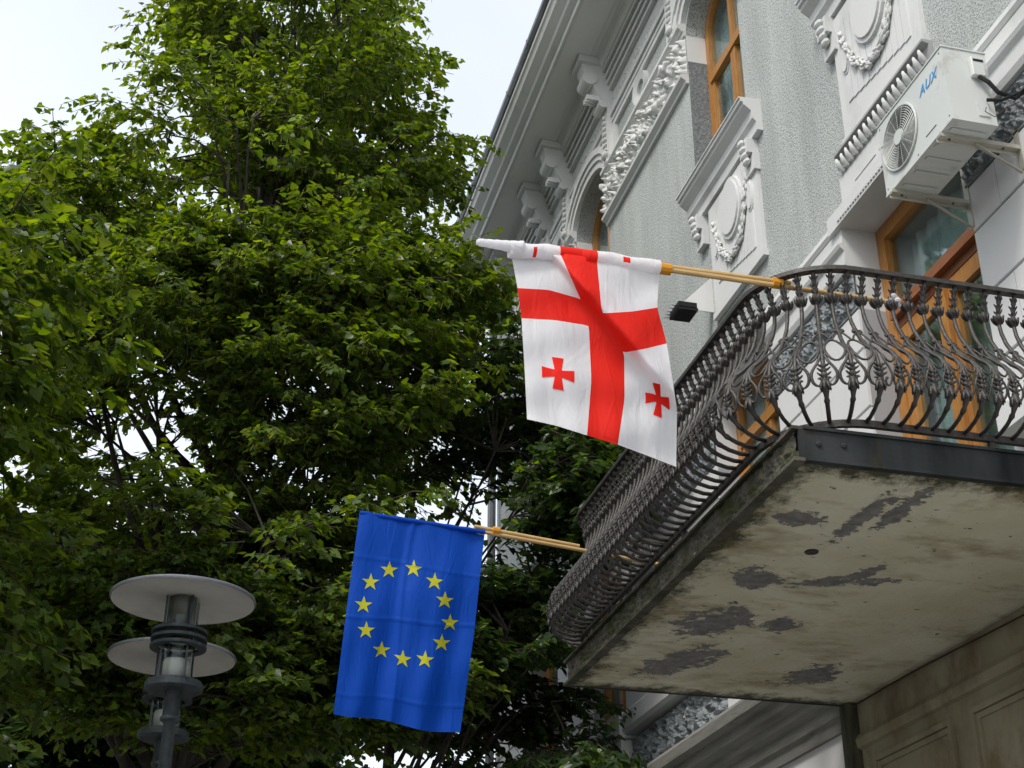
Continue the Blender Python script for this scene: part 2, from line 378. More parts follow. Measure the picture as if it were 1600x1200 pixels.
hp('wall', MB().box(XA, XA+.3, -9, W0-.003, 0, 12.6).box(XB-.3, XB, -9, W0-.003, 0, 12.6).box(XA, XB, -9.3, -9.003, 0, 12.6), M_WHITE)

# ashlar blocks
rows = [(5.0, 5.32), (5.332, 5.735), (5.747, 6.155), (6.167, 6.457)]
blk_cache = {}
for ri, (z0, z1) in enumerate(rows):
    for x0, x1 in gaps(LOW):
        if x1 < 3.5: continue
        n = max(1, round((x1-x0)/.62)); st = (x1-x0)/n; off = .5*st if ri % 2 else 0
        cuts = [x0] + [x0+off+k*st for k in range(0 if off else 1, n + (1 if off else 0)) if x0 < x0+off+k*st < x1-.05] + [x1]
        for a, b in zip(cuts, cuts[1:]):
            key = (round(b-a, 2), round(z1-z0, 3))
            ww = b-a-.007
            mb = MB(); y1 = R_.uniform(-.002, .001); e = .006
            mb.prism([(0+ -.02, 0), (y1-e, 0), (y1, e), (y1, z1-z0-e), (y1-e, z1-z0), (-.02, z1-z0)], 0, ww)
            o = link('stone', mb.mesh('stone'), M_BLOCK, house); o.matrix_local = HM @ Matrix.Translation((a+.0035, 0, z0))

# relief panels: a displaced grid
def relief(name, x0, x1, z0, z1, y, amp, cell, m_, parent=None, res=.014, kind='verm', seed=0.0):
    nx = max(2, int((x1-x0)/res)); nz_ = max(2, int((z1-z0)/res)); mb = MB()
    for i in range(nx+1):
        for j in range(nz_+1):
            x = x0+(x1-x0)*i/nx; z = z0+(z1-z0)*j/nz_
            if kind == 'verm':
                q = Vector((x/cell, seed, z/cell)); h = 1-abs(noise.noise(q))*2.6 + .5*noise.noise(q*2.3)
                h = max(0, min(1.2, h))
            elif kind == 'leaf':
                q = Vector((x/cell, seed, z/cell)); wv = noise.noise_vector(q*.8)
                q2 = q + wv*.9; h = abs(noise.noise(q2*1.3))*1.9 + .3*math.sin(q2.x*9+q2.z*7) * .6
                sc = math.sin((x-x0)*PI/.42); h += .35*abs(sc)*(1-abs((z-z0)/(z1-z0)*2-1)**2)
                h = max(0, min(1.4, h))
            ed = min(1, min(i, nx-i, j, nz_-j)/2.0)
            mb.v.append((x, y+amp*h*ed, z))
    for i in range(nx):
        for j in range(nz_):
            a = i*(nz_+1)+j; mb.face(a, a+nz_+1, a+nz_+2, a+1)
    return hp(name, mb, m_, parent, smooth=(kind == 'leaf'))
def mould(name, prof, x0, x1, m_, parent=None):
    return hp(name, MB().prism(prof, x0, x1), m_, parent)
for k, (x0, x1) in enumerate(gaps(LOW)):
    if x1 < 3.5: continue
    hp('impost_band', MB().box(x0, x1, -.02, .006, 6.46, 6.475).box(x0, x1, -.02, .006, 6.745, 6.76), M_VERM)
    relief('rough_plaster_panel', x0+.001, x1-.001, 6.475, 6.745, .004, .032, .055, M_VERM, seed=k*3.1, res=.013)
# string moulding 6.76-7.18 breaks forward over every pier and frames the openings
for (x0, x1) in gaps(LOW):
    if x1 < 3.5: continue
    mould('string_course', [(-.02, 6.76), (.035, 6.762), (.05, 6.80), (.05, 6.90), (.075, 6.925), (.085, 6.95), (.055, 6.965), (.055, 7.08), (-.02, 7.08)], x0-.0, x1+.0, M_WHITE)
mould('string_course', [(-.02, 7.083), (.060, 7.083), (.075, 7.11), (.07, 7.15), (.04, 7.185), (-.02, 7.197)], XA, XB, M_WHITE)
# parapet: sill course, vermiculated panels between short piers, ledge
for x0, x1 in gaps([(5.9, 7.48)]):
    mould('sill_course', [(-.02, 4.80), (.10, 4.80), (.13, 4.83), (.13, 4.97), (.11, 5.0), (-.02, 5.004)], x0, x1, M_BLOCK)
hp('frieze_pier', MB().box(12.15, 12.62, -.02, .155, 4.775, 5.008), M_BLOCK)
hp('frieze_pier', MB().box(12.2, 12.57, -.02, .125, 4.33, 4.772), M_SOF)
hp('frieze_pier', MB().box(9.62, 9.92, -.02, .04, 4.33, 4.797), M_BLOCK)
hp('frieze_pier', MB().box(8.25, 8.45, -.02, .04, 4.33, 4.797), M_BLOCK)
for k, (x0, x1) in enumerate([(9.93, 12.19), (8.46, 9.61), (12.6, 15.6)]):
    relief('rough_plaster_panel', x0, x1, 4.335, 4.79, -.01, .06, .085, M_VERM, seed=20+k*2.7, res=.018)
hp('cornice', MB().prism([(-.0, 3.86), (.03, 3.86), (.035, 3.93), (.06, 3.95), (.065, 4.02), (.11, 4.05), (.12, 4.10), (.17, 4.13), (.18, 4.20), (.24, 4.225), (.25, 4.30), (.24, 4.325), (0, 4.33)], 8.10, XB), mat('weathered_cornice', (.15, .15, .135), .9, var=(.30, .30, .275), scale=3, stretch=(.5, 4, 4), bump=.8, dirt=(.06, .055, .035), dscale=3, dthr=(.5, .75)))
# wall under the balcony: framed panels
hp('pilaster', MB().box(7.98, 8.10, .0, .07, 0, 3.99), mat('dark_pier', (.035, .037, .02), .9, var=(.12, .12, .09), scale=6, bump=1, stretch=(3, 3, .6)))  # narrow pier, much darker than the wall beside it
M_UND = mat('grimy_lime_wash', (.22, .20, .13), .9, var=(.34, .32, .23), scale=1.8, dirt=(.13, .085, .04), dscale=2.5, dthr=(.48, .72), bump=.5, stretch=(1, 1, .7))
hp('wall_panel', MB().box(4.2, 7.97, .0, .012, 0, 3.985), M_UND)
for (x0, x1, z0, z1) in ((6.9, 7.8, 2.2, 3.62), (5.3, 6.7, 2.2, 3.62)):
    mb = MB()
    for t, y in ((.0, .040), (.035, .026)):
        mb.box(x0+t, x1-t, .0125, y, z1-t-.03, z1-t).box(x0+t, x0+t+.03, .0125, y, z0, z1-t-.03).box(x1-t-.03, x1-t, .0125, y, z0, z1-t-.03)
    hp('panel_frame', mb, M_UND)
hp('string_course', MB().prism([(.012, 3.70), (.04, 3.71), (.05, 3.76), (.03, 3.79), (.012, 3.80)], 4.2, 7.97), M_UND)

# lintel panel + leaf moulding over the door
hp('lintel_panel', MB().box(6.04, 7.36, -.018, .030, 7.205, 7.4595).box(5.92, 7.50, -.019, .088, 7.076, 7.203), M_WHITE)
mb = MB()
for i in range(34):
    x = 6.1+i*.037; mb.box(x, x+.024, .088, .098, 7.10, 7.122)
for xx in (6.5, 6.85): mb.box(xx, xx+.3, .0301, .036, 7.27, 7.285).box(xx, xx+.3, .0301, .036, 7.315, 7.322)
hp('beading', mb, M_WHITE)['kind'] = 'stuff'
mb = MB()
for i in range(18):
    x = 6.12+i*.068
    base = len(mb.v)
    for k in range(5):
        t = k/4; wd = .028*math.sin(PI*min(1, .22+t*.8)); yy = .035+.035*math.sin(t*2.4); zz = 7.475+.115*t
        mb.v += [(x-wd+.02*t, yy, zz), (x+.02*t, yy+.014, zz), (x+wd+.02*t, yy, zz)]
    for k in range(4):
        for q in range(2): a = base+k*3+q; mb.face(a, a+1, a+4, a+3)
    mb.ell((x+.034, .045, 7.52), (.008, .015, .05), Matrix.Rotation(.35, 3, 'Y'), 6, 4)
hp('leaf_moulding', mb, M_ORN, smooth=True)
hp('leaf_moulding', MB().prism([(0, 7.461), (.025, 7.461), (.03, 7.60), (.075, 7.612), (.075, 7.63), (0, 7.63)], 6.08, 7.32), mat('moulding_recess_shade', (.34, .35, .35), .9))  # ground behind the leaves painted darker, recess shade put into its colour

# aprons (fluted pedestal with swag) below the upper windows
def apron(x0, x1, z0, z1, y=.0):
    ap = hp('apron_panel', MB().box(x0, x1, .0, .030, z0, z1), M_WHITE)
    w_ = x1-x0; n = 11; mb = MB(); fw = (w_-.24)/n
    for i in range(n):
        a = x0+.12+i*fw
        lo = z0 + .10 + .012*i
        mb.prism([(a+.003, lo), (a+fw-.003, lo), (a+fw-.003, z1-.10), (a+.003, z1-.10)], .030, .038, 'y')
    hp('fluting', mb, M_WHITE, ap)
    # big oval cartouche with rim, two small side discs
    mb = MB(); cx = (x0+x1)/2; cz = z1-.30
    for (px, pz, rx, rz, th) in ((cx, cz, .19, .24, .075), (cx-.36*w_, z1-.42, .05, .13, .055), (cx+.36*w_, z1-.42, .05, .13, .055)):
        for k, (s_, yy) in enumerate(((1.16, th*.8), (1.0, th))):
            nn = 24; base = len(mb.v); mb.v.append((px, yy, pz))
            for r_, y2 in ((s_, yy), (s_*1.02, .030)):
                for j in range(nn):
                    q = 2*PI*j/nn; mb.v.append((px+rx*r_*math.cos(q), y2, pz+rz*r_*math.sin(q)))
            for j in range(nn):
                mb.face(base, base+1+j, base+1+(j+1) % nn); mb.face(base+1+j, base+1+nn+j, base+1+nn+(j+1) % nn, base+1+(j+1) % nn)
    hp('cartouche', mb, M_WHITE, ap)
    # swag of leaves
    mb = MB(); rr = random.Random(3)
    N_ = 34
    for i in range(N_):
        t = -1+2*i/(N_-1)
        px = cx+t*.36*w_; pz = z0+.27 + .50*abs(t)**2.2; th = .040*(1-.45*abs(t))
        ang = math.atan2(1.1*abs(t)**1.2*(1 if t > 0 else -1), .36*w_)*1.0
        for k in range(6):
            dx = rr.uniform(-.8, .8)*th; dz = rr.uniform(-1, 1)*th
            Mx = Matrix.Rotation(-ang + rr.uniform(-.5, .5), 3, 'Y')
            mb.ell((px+dx, .048+rr.uniform(0, .02), pz+dz), (.036, .012, .012), Mx, 6, 4)
    hp('swag', mb, M_ORN, ap, smooth=True)
    # plinth block at its foot
    hp('plinth', MB().box(x0-.02, x1+.02, 0, .045, z0-.06, z0-.001), M_WHITE, ap)
    return ap
def sill(x0, x1, zt):
    sp = [(0, zt-.30), (.05, zt-.30), (.055, zt-.22), (.085, zt-.19), (.09, zt-.12), (.15, zt-.07), (.155, zt-.045), (.175, zt-.04), (.178, zt-.015), (.19, zt-.01), (.19, zt), (0, zt+.012)]
    s_ = mould('window_sill', sp, x0, x1, M_WHITE)
    for bx in (x0+.12, x1-.24):
        mb = MB(); mb.box(bx, bx+.14, 0, .10, zt-.44, zt-.301)
        for i in range(4): mb.ell((bx+.07, .115-.012*i, zt-.33-.055*i), (.05, .03, .034), None, 8, 5)
        mb.box(bx-.01, bx+.15, 0, .055, zt-.60, zt-.441)
        hp('sill_bracket', mb, M_WHITE, s_)
    return s_
for (a, b, sx0, sx1) in ((8.63, 9.64, 8.50, 9.98), (6.12, 7.21, 5.98, 7.40), (12.5, 13.5, 12.3, 13.75), (14.95, 16.0, 14.8, 16.2)):
    apron(a, b, 7.70, 8.72); sill(sx0, sx1, 9.05)

# dark reveals + arched upper windows
def window_unit(x0, x1, zb, zs, rise, y=-.19, arched=True, curtain=True):
    c = (x0+x1)/2; a = (x1-x0)/2; fw = .075; d = .07
    def outline(e, n=16):
        pts = [(x0+e, zb+e)]
        if arched: pts += [(c-(a-e)*math.cos(PI*i/n), zs+(rise-e)*math.sin(PI*i/n)) for i in range(n+1)]
        else: pts += [(x0+e, zs-e), (x1-e, zs-e)]
        pts += [(x1-e, zb+e)]; return pts
    po, pi = outline(.002), outline(fw); k = len(po); mb = MB()
    for yy in (y, y-d):
        for q in (po, pi): mb.v += [(p[0], yy, p[1]) for p in q]
    for i in range(k):
        j = (i+1) % k
        mb.face(i, j, k+j, k+i); mb.face(k+i, k+j, 3*k+j, 3*k+i); mb.face(i, 2*k+i, 2*k+j, j); mb.face(2*k+i, 3*k+i, 3*k+j, 2*k+j)
    win = hp('window', mb, M_WOOD)
    mb = MB(); zt = (zs if arched else zs-.45)
    if arched: zt = zs-.55
    mb.box(x0+fw, x1-fw, y-.055, y+.012, zt-.045, zt+.045)
    mb.box(c-.055, c-.006, y-.05, y-.002, zb+fw, zt-.046); mb.box(c+.006, c+.055, y-.05, y-.004, zb+fw, zt-.046)
    mb.box(x0+fw+.002, x0+fw+.05, y-.05, y-.006, zb+fw, zt-.046); mb.box(x1-fw-.05, x1-fw-.002, y-.05, y-.006, zb+fw, zt-.046)
    mb.box(c-.03, c+.03, y-.05, y-.003, zt+.046, zs-fw if not arched else zs+rise-fw-.01)
    hp('sash_bar', mb, M_WOOD, win)
    hp('pane', MB().box(x0+.01, x1-.01, y-.042, y-.036, zb+.01, (zs+rise-.05) if arched else zs-.01), M_GLASS, win)
    # room behind
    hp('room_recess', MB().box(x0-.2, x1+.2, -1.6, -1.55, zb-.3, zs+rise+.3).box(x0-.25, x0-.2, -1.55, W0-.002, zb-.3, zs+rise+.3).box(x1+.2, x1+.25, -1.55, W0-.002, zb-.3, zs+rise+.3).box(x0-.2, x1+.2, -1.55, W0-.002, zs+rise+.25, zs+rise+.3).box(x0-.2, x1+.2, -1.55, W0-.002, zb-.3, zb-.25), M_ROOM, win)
    if curtain:
        mb = MB(); n = 40
        for side in (0, 1):
            xa, xb = (x0+.05, c-.08) if side == 0 else (c+.12, x1-.05)
            base = len(mb.v)
            for i in range(n+1):
                t = i/n; xx = xa+(xb-xa)*t; yy = y-.16+.025*math.sin(t*34)
                mb.v += [(xx, yy, zb+.02), (xx, yy, zs+(rise*.6 if arched else -.02))]
            for i in range(n): mb.face(base+2*i, base+2*i+2, base+2*i+3, base+2*i+1)
        hp('curtain', mb, M_CURT, win, smooth=True)
    return win
for x0, x1 in UPP:
    window_unit(x0, x1, 9.06, 10.93, .40)
    # reveal skins
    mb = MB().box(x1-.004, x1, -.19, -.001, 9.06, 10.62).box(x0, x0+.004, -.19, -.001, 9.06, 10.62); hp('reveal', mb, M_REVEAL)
    mb = MB().box(x1-.005, x1, -.19, -.001, 10.62, 10.93).box(x0, x0+.005, -.19, -.001, 10.62, 10.93); hp('reveal', mb, M_SOF)
    # archivolt
    c = (x0+x1)/2; a = (x1-x0)/2; n = 20
    for (e0, e1, yy) in ((.012, .10, .045), (.10, .17, .065), (.17, .25, .085)):
        mb = MB()
        for e in (e0, e1):
            for y2 in (0, yy):
                for i in range(n+1):
                    t = PI*i/n; mb.v.append((c-(a+e)*math.cos(t), y2, 11.03 + (.30+e)*math.sin(t)))
        K = n+1
        for i in range(n):
            mb.face(K+i, K+i+1, 3*K+i+1, 3*K+i); mb.face(i, i+1, K+i+1, K+i); mb.face(3*K+i, 3*K+i+1, 2*K+i+1, 2*K+i)
        hp('archivolt', mb, M_WHITE)
# lower storey windows
for i, (x0, x1) in enumerate(LOW):
    if i == 1: continue
    window_unit(x0, x1, 5.01, 7.08, 0, y=-.20 if i != 3 else -.13, arched=False)
# balcony door
dx0, dx1 = 6.0, 7.38; y = -.20; door = hp('balcony_door', MB().box(dx0+.002, dx0+.10, y-.08, y, 4.15, 7.078).box(dx1-.10, dx1-.002, y-.08, y, 4.15, 7.078).box(dx0+.10, dx1-.10, y-.08, y, 6.97, 7.078), M_WOOD)
hp('transom', MB().box(dx0+.10, dx1-.10, y-.08, y+.035, 6.33, 6.40), M_WOODD, door)
hp('transom', MB().box(dx0+.10, dx1-.10, y-.08, y-.012, 6.27, 6.328), M_WOODD, door)
for (a, b) in ((dx0+.102, 6.695), (6.705, dx1-.102)):
    lf = hp('door_leaf', MB().box(a, a+.10, y-.07, y-.01, 4.16, 6.26).box(b-.10, b, y-.07, y-.01, 4.16, 6.26).box(a+.10, b-.10, y-.07, y-.012, 6.15, 6.26).box(a+.10, b-.10, y-.07, y-.012, 4.16, 4.62), M_WOOD, door)
    lf2 = hp('pane', MB().box(a+.09, b-.09, y-.045, y-.038, 4.6, 6.17), M_GLASS, door)
hp('glazing_bar', MB().box(6.655, 6.745, y-.008, y+.02, 4.16, 6.268), M_WOOD, door)
hp('pane', MB().box(dx0+.08, dx1-.08, y-.05, y-.043, 6.38, 6.99), M_GLASS, door)
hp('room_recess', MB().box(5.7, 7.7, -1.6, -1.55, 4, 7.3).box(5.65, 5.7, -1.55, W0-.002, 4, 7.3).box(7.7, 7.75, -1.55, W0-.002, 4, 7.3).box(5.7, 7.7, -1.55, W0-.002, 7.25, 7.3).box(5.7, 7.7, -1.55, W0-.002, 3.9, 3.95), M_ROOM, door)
mb = MB(); n = 50
for i in range(n+1):
    t = i/n; mb.v += [(dx0+.1+1.18*t, y-.2+.02*math.sin(t*50), 4.2), (dx0+.1+1.18*t, y-.2+.02*math.sin(t*50), 6.98)]
for i in range(n):
    mb.face(2*i, 2*i+2, 2*i+3, 2*i+1)
hp('curtain', mb, M_CURT, door, smooth=True)

# frieze band of foliage, blind panel and medallion between upper windows, consoles
for k, (x0, x1) in enumerate(gaps(UPP)):
    if x1 < 5 or x1 - x0 < .3: continue
    x0f, x1f = x0+.0, x1-.0
    mould('frieze_moulding', [(0, 10.36), (.03, 10.36), (.035, 10.39), (.08, 10.42), (.085, 10.45), (.06, 10.462), (0, 10.462)], x0f, x1f, M_WHITE)
    mould('frieze_moulding', [(0, 10.98), (.045, 10.98), (.055, 11.0), (.085, 11.015), (.085, 11.05), (.05, 11.075), (0, 11.08)], x0f, x1f, M_WHITE)
    relief('foliage_frieze', x0f+.01, x1f-.01, 10.466, 10.93, .005, .085, .10, M_ORN, kind='leaf', seed=40+k*5.3, res=.011)
    hp('frieze_moulding', MB().box(x0f, x1f, 0, .028, 10.93, 10.978), M_WHITE)
    # smooth facing over the frieze
    if x1-x0 > 1.2:
        p0, p1 = x0+.42, x1-.42
    else: p0 = p1 = None
    # facing frame around blind roughcast panel
    if p0:
        mb = MB(); mb.box(x0+.02, p0, 0, .035, 11.085, 11.50).box(p1, x1-.02, 0, .035, 11.085, 11.50)
        mb.box(p0, p1, 0, .036, 11.085, 11.12).box(p0, p1, 0, .036, 11.44, 11.50)
        hp('panel_frame', mb, M_WHITE)
        cx = (p0+p1)/2; mb = MB(); nn = 28
        for j in range(nn):
            q0, q1 = 2*PI*j/nn, 2*PI*(j+1)/nn
            P = lambda r, q, yy: (cx+r*math.cos(q), yy, 11.28+r*math.sin(q)*.95)
            b = len(mb.v); mb.v += [P(.10, q0, .03), P(.10, q1, .03), P(.19, q1, .05), P(.19, q0, .05), P(.10, q0, 0), P(.10, q1, 0), P(.19, q1, 0), P(.19, q0, 0)]
            mb.face(b, b+1, b+2, b+3); mb.face(b, b+4, b+5, b+1); mb.face(b+3, b+2, b+6, b+7)
        hp('medallion', mb, M_WHITE)
    for px in ((x0+.20, x1-.20) if x1-x0 > .7 else ((x0+x1)/2,)):
        st = hp('pilaster_strip', MB().box(px-.12, px+.12, 0, .075, 11.085, 11.80), M_WHITE)
        mb = MB()
        for i in range(7): mb.ell((px, .085, 11.20+i*.075), (.06-.004*i, .022, .03), Matrix.Rotation(.0, 3, 'Y'), 8, 5)
        mb.ell((px, .09, 11.14), (.07, .035, .05), None, 8, 5)
        hp('leaf_drop', mb, M_ORN, st, smooth=True)
        mb = MB(); pr = []
        for i in range(9):
            t = i/8; pr.append((.08+.26*(t**1.6), 11.72+.50*t - .08*math.sin(t*PI)))
        pr = [(0.0, 11.70)] + pr + [(.36, 12.30), (0, 12.30)]
        mb.prism(pr, px-.10, px+.10)
        mb.tube([(px-.115, .27, 12.10), (px+.115, .27, 12.10)], .085, 14); mb.tube([(px-.108, .12, 11.78), (px+.108, .12, 11.78)], .055, 12)
        for i in range(3): mb.box(px-.07+i*.05, px-.045+i*.05, .08, .30, 11.84, 11.9)
        hp('console', mb, M_WHITE, st)
        hp('console_cap', MB().box(px-.15, px+.15, 0, .40, 12.301, 12.385), M_WHITE, st)
# architrave mouldings and relief bands under the soffit
mb = MB()
for z, d in ((11.52, .04), (11.60, .055), (11.66, .045), (11.98, .05), (12.05, .075), (12.13, .095), (12.22, .12)):
    mb.box(XA, XB, 0.0005, d, z, z+.045)
hp('architrave', mb, M_WHITE)
hp('architrave', MB().prism([(0, 12.27), (.13, 12.27), (.16, 12.31), (.17, 12.36), (.21, 12.388), (0, 12.388)], XA, XB), M_WHITE)
mb = MB(); rr = random.Random(5)
for i in range(150):
    x = 5+i*.083
    mb.ell((x, .0, 11.80+.03*math.sin(i*1.1)), (.028, .022, .045), Matrix.Rotation(.6*math.sin(i*.9), 3, 'Y'), 6, 4)
    if i % 5 == 0: mb.ell((x+.03, .0, 11.88), (.014, .022, .014), None, 6, 4)
hp('relief_band', mb, M_ORN, smooth=True)
# soffit, fascia, gutter, roof
hp('soffit', MB().box(XA, XB, W0, .60, 12.39, 12.44), M_SOF)
hp('soffit', MB().box(XA, XB, .2, .2101, 12.378, 12.389).box(XA, XB, .25, .262, 12.38, 12.389), M_SOF)
hp('fascia', MB().prism([(.60, 12.40), (.63, 12.395), (.635, 12.46), (.70, 12.50), (.715, 12.54), (.80, 12.62), (.82, 12.68), (.84, 12.70), (.84, 12.76), (.60, 12.76)], XA, XB), M_WHITE)
gt = MB()
gt.prism([(.80, 12.764), (.86, 12.762), (.885, 12.80), (.885, 12.86), (.875, 12.86), (.87, 12.81), (.80, 12.79)], XA, XB)
gut = hp('gutter', gt, M_ROOF)
mb = MB()
for i in range(16): mb.box(3+i*.95, 3.02+i*.95, .885, .892, 12.77, 12.865)
hp('gutter_clip', mb, M_ROOF, gut)
hp('roof', MB().prism([(.86, 12.79), (-9.4, 12.79), (-4.5, 14.8)], XA-.1, XB+.1), M_ROOF)
# downpipe at the far end
mb = MB().tube([(17.3, .12, 12.3), (17.3, .12, .2)], .055, 10); hp('downpipe', mb, M_ROOF)
# cable under the slab
mb = MB(); pts = []
for i in range(24):
    t = i/23; pts.append((7.95-4.4*t, .03+.012, 3.965+.012*math.sin(t*9)-.045*math.sin(t*PI*1.0)*.6))
mb.tube(pts, .006, 6); hp('cable', mb, M_CABLE)

# ------------------------------------------------------------------ balcony slab
def pxz(x, y, Z):      # helper: where the ray of a photo pixel meets height Z
    v = right*((x-800)/2260.93)+down*((y-600)/2260.93)+fwd; t = (Z-CAM.z)/v.z; return CAM+v*t
PATCHES = []
for (x, y, rx, ry, rot) in ((1180, 905, .12, .17, .5), (1115, 972, .25, .20, .2), (1060, 1035, .34, .15, .35), (1265, 1055, .22, .15, .3), (1300, 910, .07, .26, -.3), (1345, 812, .30, .055, .05), (1412, 795, .26, .05, .05), (1260, 810, .08, .12, .2), (1215, 975, .12, .10, 0), (1345, 900, .14, .05, .3)):
    p = pxz(x, y, 3.993); PATCHES.append((p.x, p.y, rx*.88, ry*.88, rot))
M_LIP = mat('grimy_lip', (.05, .048, .04), .9, var=(.12, .115, .09), scale=9, bump=2, dirt=(.025, .03, .012), dscale=4, dthr=(.45, .6))
bal = empty('balcony', (6.4, 0, 4.0), label='projecting balcony slab with stained peeling underside and mossy concrete edge', cat='balcony')
def bp(name, mb, m_, par=None, smooth=False):
    o = link(name, mb.mesh(name, smooth), m_, par or bal); o.matrix_local = Matrix.Translation((-6.4, 0, -4.0)) if par is None else Matrix.Identity(4); return o
bp('slab_underside', MB().box(4.785, 8.06, 0.002, 1.825, 3.993, 4.04), plaster_under())
bp('slab_core', MB().box(4.80, 8.045, 0.002, 1.81, 4.041, 4.128), M_MOSSY)
def fringe(seed, x0, x1, y0, y1, axis, n=160):      # front edge: uneven concrete between two steel lips
    mb = MB()
    for i in range(n+1):
        t = i/n
        for j in range(9):
            z = 4.006+.122*j/8
            h = .010*noise.noise(Vector((t*60, j*.9, seed))) + .007*noise.noise(Vector((t*150, j*2, seed+4)))
            if axis == 'x': mb.v.append((x0+(x1-x0)*t, y0+h, z))
            else: mb.v.append((x0+h, y0+(y1-y0)*t, z))
    for i in range(n):
        for j in range(8): a = i*9+j; mb.face(a, a+9, a+10, a+1)
    return mb
bp('edge_concrete', fringe(1, 4.79, 8.06, 1.826, 1.826, 'x', 260), M_MOSSY)
bp('edge_lip', MB().box(4.765, 8.08, 1.80, 1.848, 4.129, 4.143), M_LIP)
bp('edge_lip', MB().box(4.765, 8.08, 1.80, 1.850, 3.990, 4.005), M_LIP)
bp('edge_channel', MB().box(4.765, 4.782, 0.002, 1.82, 4.006, 4.128), M_STEEL)
bp('edge_lip', MB().box(4.755, 4.79, 0.002, 1.799, 4.129, 4.1425).box(4.757, 4.79, 0.002, 1.799, 3.9905, 4.0045), M_STEEL)
bp('edge_channel', MB().box(8.062, 8.08, 0.002, 1.799, 3.9905, 4.1425), M_STEEL)
for (yy, zz) in ((1.74, 4.07), (1.63, 4.075), (.6, 4.07)):
    bp('rivet', MB().ell((4.764, yy, zz), (.010, .014, .014), None, 10, 6), M_STEEL, smooth=True)
bp('drain_hole', MB().tube([pxz(1268, 861, 3.995), pxz(1268, 861, 3.995)-Vector((0, 0, .008))], .032, 12), M_BLACK)
bp('floor_screed', MB().box(4.80, 8.045, .002, 1.80, 4.1285, 4.139), M_MOSSY)

# ------------------------------------------------------------------ wrought iron railing
rail = empty('iron_railing', (6.4, 0, 4.14), label='black wrought iron pot-bellied railing round the balcony with cast leaves and rings', cat='railing')
RM = Matrix.Translation((-6.4, 0, -4.14))
RX0, RX1, RY, RR = 4.80, 8.045, 1.83, .36
ZB, HT = 4.212, .728
PROF = [(0, .0), (.05, .0), (.10, .012), (.15, .035), (.178, .07), (.192, .12), (.192, .17), (.178, .22), (.145, .265), (.10, .305), (.055, .36), (.018, .42), (-.015, .48), (-.035, .54), (-.044, .61), (-.025, .67), (0, .728)]
def offs(h):
    for (o0, h0), (o1, h1) in zip(PROF[1:], PROF[2:]):
        if h <= h1: return o0+(o1-o0)*(h-h0)/max(1e-6, h1-h0)
    return 0
segs = [('l', (RX0, .03), (RX0, RY-RR)), ('a', (RX0+RR, RY-RR), PI), ('l', (RX0+RR, RY), (RX1-RR, RY)), ('a', (RX1-RR, RY-RR), PI/2), ('l', (RX1, RY-RR), (RX1, .03))]
def seg_len(s): return RR*PI/2 if s[0] == 'a' else math.dist(s[1], s[2])
LT = sum(seg_len(s) for s in segs)
def path(d, off=0):
    d = max(0, min(LT, d))
    for s in segs:
        L_ = seg_len(s)
        if d <= L_ or s is segs[-1]:
            if s[0] == 'l':
                t = min(1, d/L_); x = s[1][0]+(s[2][0]-s[1][0])*t; y = s[1][1]+(s[2][1]-s[1][1])*t
                tx, ty = (s[2][0]-s[1][0])/L_, (s[2][1]-s[1][1])/L_
            else:
                a = s[2]-d/RR; x = s[1][0]+RR*math.cos(a); y = s[1][1]+RR*math.sin(a); tx, ty = math.sin(a), -math.cos(a)
            nx, ny = -ty, tx
            return x+nx*off, y+ny*off, tx, ty, nx, ny
        d -= L_
def strip(off, z0, z1, w_, n=150):
    mb = MB()
    for i in range(n+1):
        d = LT*i/n
        for (o_, z) in ((off-w_/2, z0), (off+w_/2, z0), (off+w_/2, z1), (off-w_/2, z1)):
            x, y_, *_r = path(d, o_); mb.v.append((x, y_, z))
    for i in range(n):
        for j in range(4): mb.face(i*4+j, i*4+4+j, i*4+4+(j+1) % 4, i*4+(j+1) % 4)
    return mb
def rp(name, mb, m_=M_IRON): o = link(name, mb.mesh(name), m_, rail); o.matrix_local = RM; return o
rp('top_rail', strip(0, ZB+HT, ZB+HT+.020, .038)); rp('bottom_rail', strip(0, ZB-.022, ZB+.008, .022))
# posts that carry the bottom rail
for d in (.9, 1.75, 2.9, 4.0, 5.1, 6.1):
    x, y_, *_r = path(d, -.005); rp('foot', MB().box(x-.012, x+.012, y_-.012, y_+.012, 4.139, ZB-.023))
# one baluster in its own frame: x = outward, y = along the rail
bm_ = MB()
pts = [(o_, 0, h) for o_, h in PROF]
bm_.tube(pts, [.0094]*len(pts), 6, up=(0, 1, 0))
bme = bm_.mesh('baluster', True)
lm_ = MB()      # cast leaves: a knotted collar at the top and a spiky leaf on the belly
def leaflet(mb, h, q, r, l_, tilt, w_=.006):
    # a small pointed leaf lying against the bar at height h, turned q round it
    c_, s_ = math.cos(q), math.sin(q); o0 = offs(h)
    Mx = Matrix.Rotation(q, 3, 'Z') @ Matrix.Rotation(tilt, 3, 'Y')
    mb.ell((o0+r*c_, r*s_, h), (w_*.7, w_, l_), Mx, 6, 4)
def body(mb, prof, dz=0):
    prof = [(h+dz, r) for h, r in prof]
    mb.tube([(offs(h), 0, h) for h, r in prof], [r*.74 for h, r in prof], 8, up=(0, 1, 0))
body(lm_, [(.722, .010), (.712, .015), (.702, .011), (.692, .016), (.680, .011), (.668, .018), (.655, .012), (.645, .017), (.636, .013), (.622, .024), (.608, .027), (.594, .020), (.584, .011)])
for k in range(7):
    q = 2*PI*k/7+.3; leaflet(lm_, .612, q, .022, .020, .35, .010)
for h_ in (.705, .675, .648):
    for k in range(4): leaflet(lm_, h_, PI/2*k+h_*40, .013, .013, .5, .006)
lme = lm_.mesh('collar', True)
lm_ = MB()
